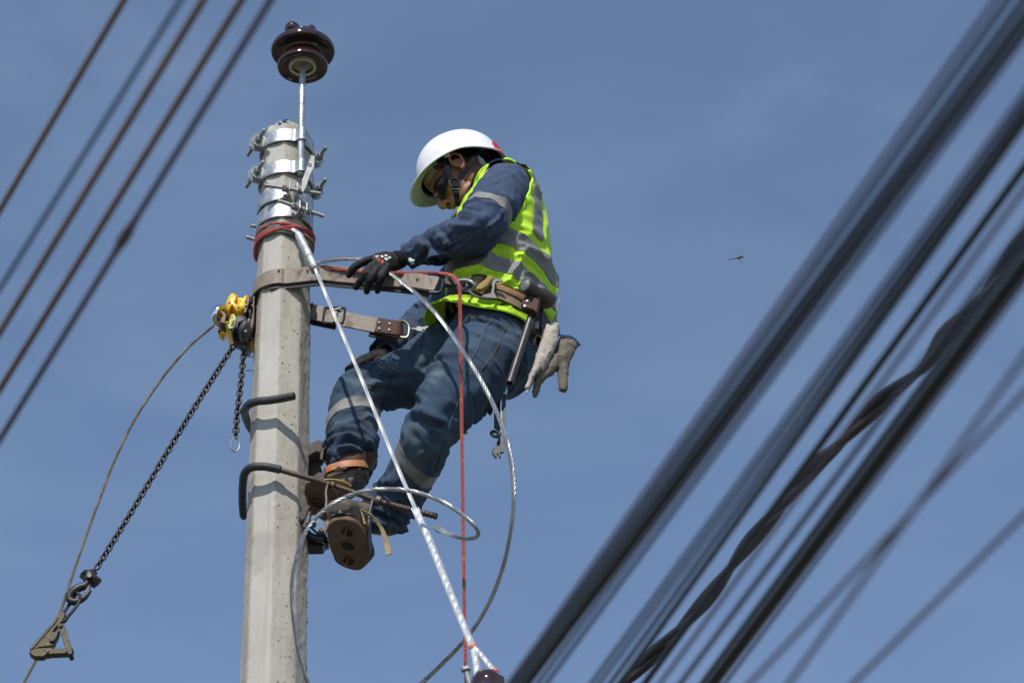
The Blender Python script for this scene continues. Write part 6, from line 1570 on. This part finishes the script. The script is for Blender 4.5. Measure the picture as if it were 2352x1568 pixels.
# ---- boots
def build_boots():
    z = Z_SOLE + 0.017
    toe, heel = Wz(*cv(540, 960), z), Wz(*cv(690, 1440), z); ax = nrm(heel - toe); L = np.linalg.norm(heel - toe); sd = nrm(np.cross((0, 0, 1), ax)); up = np.array([0, 0, 1.0])
    def S(f, s, h): return toe + ax * L * f + sd * s + up * h
    P = [S(-.16, 0, .030), S(-.08, 0, .036), S(.06, 0, .043), (S(.25, 0, .047)), S(.45, 0, .056), S(.62, 0, .062), S(.80, 0, .058), S(.95, 0, .045)]
    V, F = union([loft(P, [.020, .032, .042, .046, .056, .060, .056, .036], [.028, .042, .049, .050, .046, .043, .043, .034], (0, 0, 1), 28, 2.3, 40),
                  loft([S(.58, 0, .06), S(.64, .01, .12), W(893, 1195, .085), W(904, 1168, .06)], [.05, .048, .048, .045], [.045, .045, .046, .042], ax, 24, m=24)], 0.0045, 5)
    V = V + normals(V, F) * (0.0022 * fbm(V * 26, 3))[:, None]
    b = obj('work_boot', (V, F), M_BOOT, person, ang=75)
    an = np.linspace(0, 2 * PI, 60, endpoint=False); out = np.array([S(.40 + .60 * math.cos(a), .052 * math.sin(a) * (1 + .10 * math.cos(a)), .006) for a in an])
    obj('outsole', skin(np.stack([out - up * .005, out + up * .007, (out - S(.4, 0, 0)) * .97 + S(.4, 0, 0) + up * .012])), M_BLACKPL, b, ang=30)
    for k in range(7):
        f = 0.02 + 0.05 * k; q = spl(np.array([S(-.12 + .03 * k, -.028 + .002 * k, .006), S(-.16 + .04 * k, 0.0, .004), S(-.12 + .03 * k, .028, .006)]), 8); obj('tread_lug', tube(q, 0.0042, 6), M_BOOT, b)
    obj('instep_strap', tube(spl(np.array([S(.32, -.056, .03), S(.34, -.03, .095), S(.36, .02, .105), S(.36, .054, .06), S(.36, .056, .03)]), 24), .006, 8, flat=1.8), M_CANVAS, b)
    # far boot: ankle, dark upper, brown leather gaiter and riveted orange strap
    a = [cv(600, 520) + (.03,), cv(610, 430) + (.03,), cv(650, 330) + (.03,), cv(690, 240) + (.03,)]
    P = np.vstack([WL([cv(430, 600) + (-.03,), cv(520, 540) + (-.01,), cv(600, 500) + (.02,)]), WL([cv(640, 430) + (.035,), cv(660, 330) + (.035,), cv(680, 230) + (.035,)])])
    ft = [W(*cv(330, 560), .11), W(*cv(450, 560), .07), W(*cv(600, 520), .03), W(*cv(720, 530), .01)]
    V, F = union([loft([W(*cv(650, 500), .03), W(*cv(650, 400), .035), W(*cv(670, 300), .035), W(*cv(690, 220), .035)], [.052, .050, .052, .05], [.052, .050, .054, .05], (0, -1, 0), 24, m=20),
                  loft(ft, [.035, .042, .050, .030], [.04, .046, .048, .03], (0, 0, 1), 24, m=24)], 0.0045, 5)
    V = V + normals(V, F) * (0.002 * fbm(V * 26, 3))[:, None]
    b2 = obj('work_boot', (V, F), M_BOOT, person, ang=75)
    def cuff(rows, m, name, th, seed=0, par=b2):
        R = []
        for (x, y, d, rx, ry) in rows:
            c = W(*cv(x, y), d); R.append([c + rx * math.cos(q) * np.array([1, 0, 0.12]) + ry * math.sin(q) * np.array([0, 1, 0.30]) for q in np.linspace(0, 2 * PI, 44, endpoint=False)])
        V, F = skin(np.array(R), cap=False); V = V + normals(V, F) * (0.0012 * fbm(V * 30 + seed, 2))[:, None]
        return obj(name, thicken(V, F, th), m, par, ang=60)
    cuff([(655, 410, .035, .060, .058), (672, 330, .035, .064, .062), (690, 262, .035, .068, .064), (700, 235, .035, .068, .064)], M_LEATHER_RED, 'leather_gaiter', .003)
    st = cuff([(602, 402, .03, .0715, .068), (600, 372, .03, .073, .069), (598, 332, .03, .073, .069)], M_LEATHER_ORANGE, 'ankle_strap', .004, 4)
    for (x, y, m, r) in ((492, 318, M_ZINC, .0052), (563, 318, M_CHROME, .0062), (736, 350, M_RUST, .0050)):
        p = W(*cv(x, y), -.048); obj('rivet', lathe([(0.0004, .002), (r * .8, .0016), (r, 0), (r, -.006), (0.0004, -.006)], p + np.array([0, .004, 0]), (-.12, -.72, .55), 16), m, st)
    obj('strap_tail', ribbon(spl(WL([cv(335, 492) + (-.05,), cv(420, 490) + (-.055,), cv(520, 505) + (-.058,), cv(590, 530) + (-.055,), cv(635, 565) + (-.05,)]), 20), (0, -1, .4), .007, .002), M_CANVAS, b2)
build_boots()

# ---- tool belt
def build_belt():
    def bp(t, th, off): 
        c, d, l, A, B = torso_frame(t); p = torso_pt(t, th); o_ = nrm(p - c); return p + o_ * off
    ths = np.linspace(0, 2 * PI, 90, endpoint=False)
    wav = lambda a: 1.03 + 0.05 * math.sin(2 * a)
    b = None
    rows = [[bp(wav(a) + k * .40, a, 0.007 + 0.003 * (1 - k * k)) for a in ths] for k in np.linspace(-1, 1, 7)]
    V, F = skin(np.array(rows), cap=False); V = V + normals(V, F) * (0.0012 * fbm(V * 35, 2))[:, None]
    b = obj('tool_belt', thicken(V, F, .005), M_LEATHER_EDGE, person, ang=60)
    rows = [[bp(wav(a) - .02 + k * .34 - .08 * math.sin(a * 3), a, 0.016) for a in np.linspace(1.72, 3.0, 40)] for k in np.linspace(-1, 1, 6)]
    V, F = sheet(rows); V = V + normals(V, F) * (0.001 * fbm(V * 50, 2))[:, None]; obj('webbing_layer', thicken(V, F, .004), M_WEB, b, ang=60)
    rows = [[bp(wav(a) + .20 + k * .07, a, 0.0195) for a in np.linspace(1.9, 2.75, 30)] for k in np.linspace(-1, 1, 4)]
    V, F = sheet(rows); obj('leather_strip', thicken(V, F, .003), M_LEATHER_ORANGE, b, ang=60)
    rows = [[bp(wav(a) + .10 + k * .05 - .05 * (a - 2), a, 0.0205) for a in np.linspace(1.78, 2.7, 30)] for k in np.linspace(-1, 1, 4)]
    V, F = sheet(rows); obj('frayed_strip', thicken(V, F, .003), M_WEB, b, ang=60)
    def dq(x, y): return (1033.6 + x / 9.103, 620.2 + y / 9.103)
    D = lambda pts: WL([dq(x, y) + (d,) for x, y, d in pts])
    r = obj('d_ring', tube(spl(D([(350, 320, -.312), (385, 210, -.315), (470, 135, -.316), (560, 112, -.316), (680, 118, -.312), (780, 150, -.305), (900, 210, -.303), (930, 260, -.305), (905, 480, -.310), (920, 585, -.312), (800, 590, -.316), (640, 575, -.320), (500, 520, -.320), (400, 430, -.317)]), 90, True), 0.0050, 9, closed=True, flat=0.7), M_DARKSTEEL, b)
    obj('ring_plate', pxplate([dq(*p) for p in ((640, 575), (700, 530), (860, 500), (880, 350), (865, 290), (905, 215), (930, 185), (1060, 190), (1110, 220), (1100, 240), (970, 235), (945, 280), (915, 470), (925, 500), (965, 560), (985, 605))], -.317, .006, .001), mat('grey_belt_plate', (0.085, 0.08, 0.076), 0.5, 0.6, 0.25, 60), b, ang=30)
    pd = pxplate([dq(*p) for p in ((535, 420), (560, 350), (640, 280), (730, 215), (785, 165), (800, 130), (860, 130), (905, 170), (900, 225), (850, 300), (800, 370), (720, 425), (620, 458), (550, 455))], -.312, .020, .006); obj('worn_pad', pd, M_CANVAS, b, ang=50)
    pk = pxplate([dq(*p) for p in ((470, 200), (560, 175), (730, 180), (640, 270), (545, 350), (510, 330), (480, 270))], -.300, .018, .004); obj('ring_leather', pk, M_WEB, b, ang=40)
    # hanging pouch, holster plates, clips at the hip
    obj('tool_pouch', pxplate([dq(*p) for p in ((1880, 790), (1960, 880), (1950, 1180), (1930, 1320), (1850, 1290), (1780, 1270), (1790, 1000), (1840, 850))], -.20, .05, .006), mat('dark_pouch', (0.035, 0.022, 0.018), 0.65, 0, 0.3, 60, 0.3, 300), b, ang=40)
    obj('wire_clip', tube(spl(D([(1760, 1080, -.24), (1740, 1160, -.245), (1760, 1270, -.245), (1830, 1310, -.24), (1930, 1345, -.235), (1990, 1330, -.225)]), 30), .0026, 7), M_DARKSTEEL, b)
    obj('wire_clip', tube(spl(D([(1860, 1380, -.23), (1920, 1360, -.235), (1955, 1310, -.235), (1930, 1270, -.23)]), 24), .0024, 7), M_ZINC, b)
    obj('buckle_clip', box(W(*dq(1800, 1150), -.25), .008, .004, .013, bev=.002), M_ZINC, b)
    obj('tan_edge', ribbon(spl(D([(1720, 1180, -.205), (1740, 1290, -.20), (1790, 1350, -.19), (1765, 1460, -.18), (1740, 1560, -.17)]), 24), (.3, -1, 0), .012, .003), mat('orange_canvas', (0.38, 0.19, 0.06), 0.8, 0, 0.3, 60, 0.3, 300), b)
    return dq
dq = build_belt()
# ================================================================== things hanging from his belt
def build_hammer():
    a, b = W(*dq(1553, 312), -.345), W(*dq(2085, 662), -.225)
    t = thing('sledge_hammer', 'short sledge hammer with steel pipe handle hanging head-up on the belt', 'hammer', a)
    d = nrm(b - a); L = np.linalg.norm(b - a)
    pr = [(0.001, -.001), (0.0185, 0.0), (0.0215, .0025), (.0225, .008), (.0225, L * .30), (.0205, L * .36), (.0205, L * .52), (.0245, L * .60), (.0275, L * .68), (.0275, L * .92), (.0240, L * .985), (.020, L), (0.001, L)]
    V, F = lathe(pr, a, d, 30, (0, 0, 1)); V = V + normals(V, F) * (0.0010 * fbm(V * 60, 3))[:, None]
    obj('head', (V, F), M_HAMMER, t, ang=35)
    obj('striking_face', lathe([(0.001, -.0018), (.0150, -.0014), (.0172, -.0002), (.0160, .001), (0.001, .001)], a, d, 30), M_HFACE, t)
    p0, p1 = W(*dq(1830, 560), -.285), W(1170.5, 879.5, -.300)
    h = obj('pipe_handle', lathe([(0.0117, 0), (.0117, .30 * 0 + np.linalg.norm(p1 - p0) - .004), (.0122, np.linalg.norm(p1 - p0) - .002), (.0120, np.linalg.norm(p1 - p0)), (.0085, np.linalg.norm(p1 - p0)), (.0085, np.linalg.norm(p1 - p0) - .03), (.001, np.linalg.norm(p1 - p0) - .03)], p0, p1 - p0, 20), mat('grey_brown_pipe', (0.075, 0.066, 0.064), 0.42, 0.45, 0.3, 40, 0.15, 200), t, ang=35)
    d1 = nrm(p1 - p0); obj('pipe_lip', ring(p1 - d1 * .001, .0102, .0019, d1, 24, 6), M_RUST, h)
    s = thing('hammer_holster', 'dark reddish leather holster riveted to the belt, holding the sledge hammer', 'holster', W(*dq(1650, 700), -.28))
    obj('leather_body', pxplate([dq(*p) for p in ((1520, 660), (1590, 590), (1700, 600), (1830, 650), (1880, 700), (1850, 840), (1820, 960), (1740, 900), (1640, 880), (1560, 850), (1490, 790))], -.303, .035, .004), M_LEATHER_RED, s, ang=40)
    for p in ((1617, 645), (1563, 752)):
        obj('rivet', lathe([(.0004, .0026), (.004, .0022), (.0055, .0005), (.0055, -.004), (.0004, -.004)], W(*dq(*p), -.3215), (0, -1, 0.1), 16), M_ZINC, s)
    # loop round the pipe below the holster
    q = spl(WL([dq(1760, 930) + (-.30,), dq(1850, 700) + (-.31,), dq(1870, 690) + (-.30,)]), 16); obj('cord', tube(q, .0016, 6), M_DARKSTEEL, s)
build_hammer()
def wv(x, y): return (1062.3 + x / 3.413, 631.6 + y / 3.413)
def wl(pts): return WL([wv(x, y) + (d,) for x, y, d in pts])
def build_gloves():
    def fin(pts, rs, fl=1.0):
        q = np.hstack([wl(pts), np.array(rs)[:, None]]); q = spl(q, 30); return [loft(q[:, :3], q[:, 3] * fl, q[:, 3], (0, -1, 0), 16), ellipsoid(q[-1, :3], (q[-1, 3], q[-1, 3] * fl, q[-1, 3]), None, 14, 8)]
    def finish(name, parts, m, label, seed):
        V, F = union(parts, 0.0026, 3); Nn = normals(V, F)
        V = V + Nn * (0.0020 * fbm(V * 30 + seed, 3) + 0.0028 * (ridge(vnoise(V * np.array([30, 30, 26]) + seed), 2.2) - .35) + 0.0009 * fbm(V * 75 + seed, 2))[:, None]
        V = relax(V, F, 1, .4)
        t = thing(name, label, 'glove', V.mean(0), 'hide work gloves clipped behind his hip'); obj('hide', (V, F), m, t, ang=75); return t
    y = -.33
    pal = np.hstack([wl([(705, 392, y), (700, 440, y), (680, 520, y), (650, 600, y), (618, 680, y), (592, 740, y)]), np.array([[.017, .0225], [.018, .0235], [.020, .0245], [.022, .0235], [.019, .0205], [.014, .016]])]); pal = spl(pal, 40)
    parts = [loft(pal[:, :3], pal[:, 3], pal[:, 4], (0, -1, 0), 22)]
    parts += fin([(640, 560, y + .01), (600, 660, y), (560, 750, y), (530, 830, y - .004), (506, 880, y - .006)], [.012, .0105, .0085, .0075, .0058])
    parts += fin([(620, 640, y - .012), (590, 710, y - .012), (568, 760, y - .012), (556, 792, y - .012)], [.010, .009, .0080, .0056])
    parts += fin([(560, 800, y + .02), (530, 860, y + .02), (504, 926, y + .02)], [.009, .0072, .0056])
    t = finish('hide_glove', parts, M_WORKGLOVE, 'paler of the two hide gloves, back side out, left one behind the hip', 2.0)
    c0 = wl([(665, 388, y - .004), (690, 383, y - .015), (725, 385, y - .012), (752, 400, y), (758, 440, y + .004), (752, 480, y + .006)]); obj('blue_binding', tube(spl(c0, 30), .0024, 7), M_BLUETRIM, t)
    y2 = -.30
    pal = np.hstack([wl([(838, 505, y2), (815, 560, y2), (785, 630, y2), (750, 690, y2), (715, 730, y2)]), np.array([[.017, .031], [.020, .031], [.023, .0305], [.022, .029], [.017, .025]])]); pal = spl(pal, 36)
    parts = [loft(pal[:, :3], pal[:, 3], pal[:, 4], (0, -1, 0), 22)]
    parts += fin([(800, 620, y2 + .004), (790, 720, y2 + .002), (784, 800, y2), (788, 880, y2 - .002)], [.022, .0195, .0165, .0145])
    parts += fin([(735, 640, y2 - .008), (680, 740, y2 - .010), (630, 790, y2 - .012), (590, 850, y2 - .006), (566, 945, y2)], [.019, .0175, .0145, .0120, .0085])
    t = finish('hide_glove', parts, M_WORKGLOVE2, 'browner soiled hide glove, palm out with its thumb hanging, right one behind the hip', 7.0)
    c0 = wl([(752, 468, y2 - .010), (790, 472, y2 - .020), (840, 478, y2 - .020), (885, 505, y2 - .012), (918, 545, y2 - .002), (905, 556, y2 + .010)]); obj('blue_binding', tube(spl(c0, 30), .0026, 7), M_BLUETRIM, t)
    w = thing('tie_wire', 'short bent piece of grey tie wire sticking up above the hanging gloves', 'wire', wl([(720, 350, -.20)])[0])
    obj('wire_strand', tube(spl(wl([(768, 178, -.23), (758, 210, -.228), (750, 265, -.225), (740, 305, -.22), (722, 345, -.21), (700, 390, -.20)]), 30), .0028, 8), M_ZINC, w)
build_gloves()
def build_wrenches():
    yb = -.165
    g = 'wrenches and plier handles under his belt'
    t = thing('wrench', 'dark combination wrench hanging lowest with its ring and open jaw showing', 'wrench', wl([(265, 1000, yb)])[0], g)
    sh = wl([(272, 870, yb), (266, 960, yb), (262, 1080, yb), (262, 1200, yb)]); obj('shaft', ribbon(spl(sh, 20), (1, 0, 0), .0058, .0032), M_DARKSTEEL, t, ang=30)
    rc = wl([(258, 1245, yb)])[0]; obj('ring_end', ring(rc, .0125, .0052, (0.25, -1, .35), 26, 8), M_DARKSTEEL, t)
    t = thing('wrench', 'dark open-ended wrench between the ring wrench and the bright one, jaw down', 'wrench', wl([(285, 1200, yb + .015)])[0], g)
    sh = wl([(286, 880, yb + .015), (282, 1000, yb + .015), (280, 1180, yb + .015), (282, 1310, yb + .015), (282, 1345, yb + .015)]); obj('shaft', ribbon(spl(sh, 24), (1, 0, 0), .0055, .003), M_DARKSTEEL, t, ang=30)
    obj('open_jaw', pxplate([wv(*p) for p in ((262, 1345), (300, 1335), (322, 1360), (318, 1390), (300, 1400), (302, 1437), (288, 1428), (276, 1404), (268, 1408), (266, 1438), (248, 1425), (230, 1395), (236, 1365))], yb + .015, .011, .002), M_DARKSTEEL, t, ang=35)
    t = thing('wrench', 'long bright steel wrench hanging rightmost below the hammer handle', 'wrench', wl([(325, 1000, yb)])[0], g)
    sh = wl([(330, 845, yb - .02), (326, 930, yb - .02), (324, 1080, yb - .02), (320, 1240, yb - .02), (312, 1390, yb - .02)]); obj('shaft', ribbon(spl(sh, 24), (1, 0, 0), .0058, .0032), M_DARKSTEEL, t, ang=30)
    obj('flank_groove', tube(wl([(312, 900, yb - .0242), (306, 1060, yb - .0242), (302, 1230, yb - .0242)]), .0014, 6), mat('pale_blue_steel', (0.33, 0.42, 0.50), 0.25, 0.9, 0.1, 40), t)
    obj('ring_end', pxplate([wv(*p) for p in ((322, 838), (340, 848), (352, 880), (354, 915), (340, 940), (318, 938), (304, 915), (302, 880), (312, 850))], yb - .02, .010, .002), MATS['pale_blue_steel'], t, ang=40)
    t = thing('pliers', 'pair of black plier handles poking out under the jeans pocket', 'pliers', wl([(160, 950, yb)])[0], g)
    obj('grip', tube(spl(wl([(178, 880, yb + .02), (150, 925, yb + .02), (118, 972, yb + .02), (92, 1012, yb + .02)]), 14), [.0062] + [.0072] * 11 + [.0066, .0045], 10), M_BLACKPL, t)
    obj('grip', tube(spl(wl([(238, 880, yb + .02), (232, 960, yb + .02), (222, 1040, yb + .02), (214, 1092, yb + .02)]), 14), [.0065] + [.0075] * 11 + [.0066, .0045], 10), M_BLACKPL, t)
    t = thing('tin_snips', 'pale blade tip of snips showing just behind the hanging red rope', 'snips', W(1060, 975, -.10))
    obj('blade', pxplate([(1068, 952), (1073, 962), (1070, 982), (1074, 996), (1058, 998), (1040, 992), (1052, 975)], -.06, .004, .0008), mat('pale_blade', (0.42, 0.45, 0.46), 0.4, 0.6, 0.15, 60), t, ang=30)
    obj('handle', tube(W_line(), .006, 8), M_BLACKPL, t)
def W_line(): return WL([(1075, 905, -.06), (1071, 930, -.06), (1068, 958, -.06)])
build_wrenches()
print("SCRIPT DONE", len(bpy.data.objects), sum(len(m.polygons) for m in bpy.data.meshes))
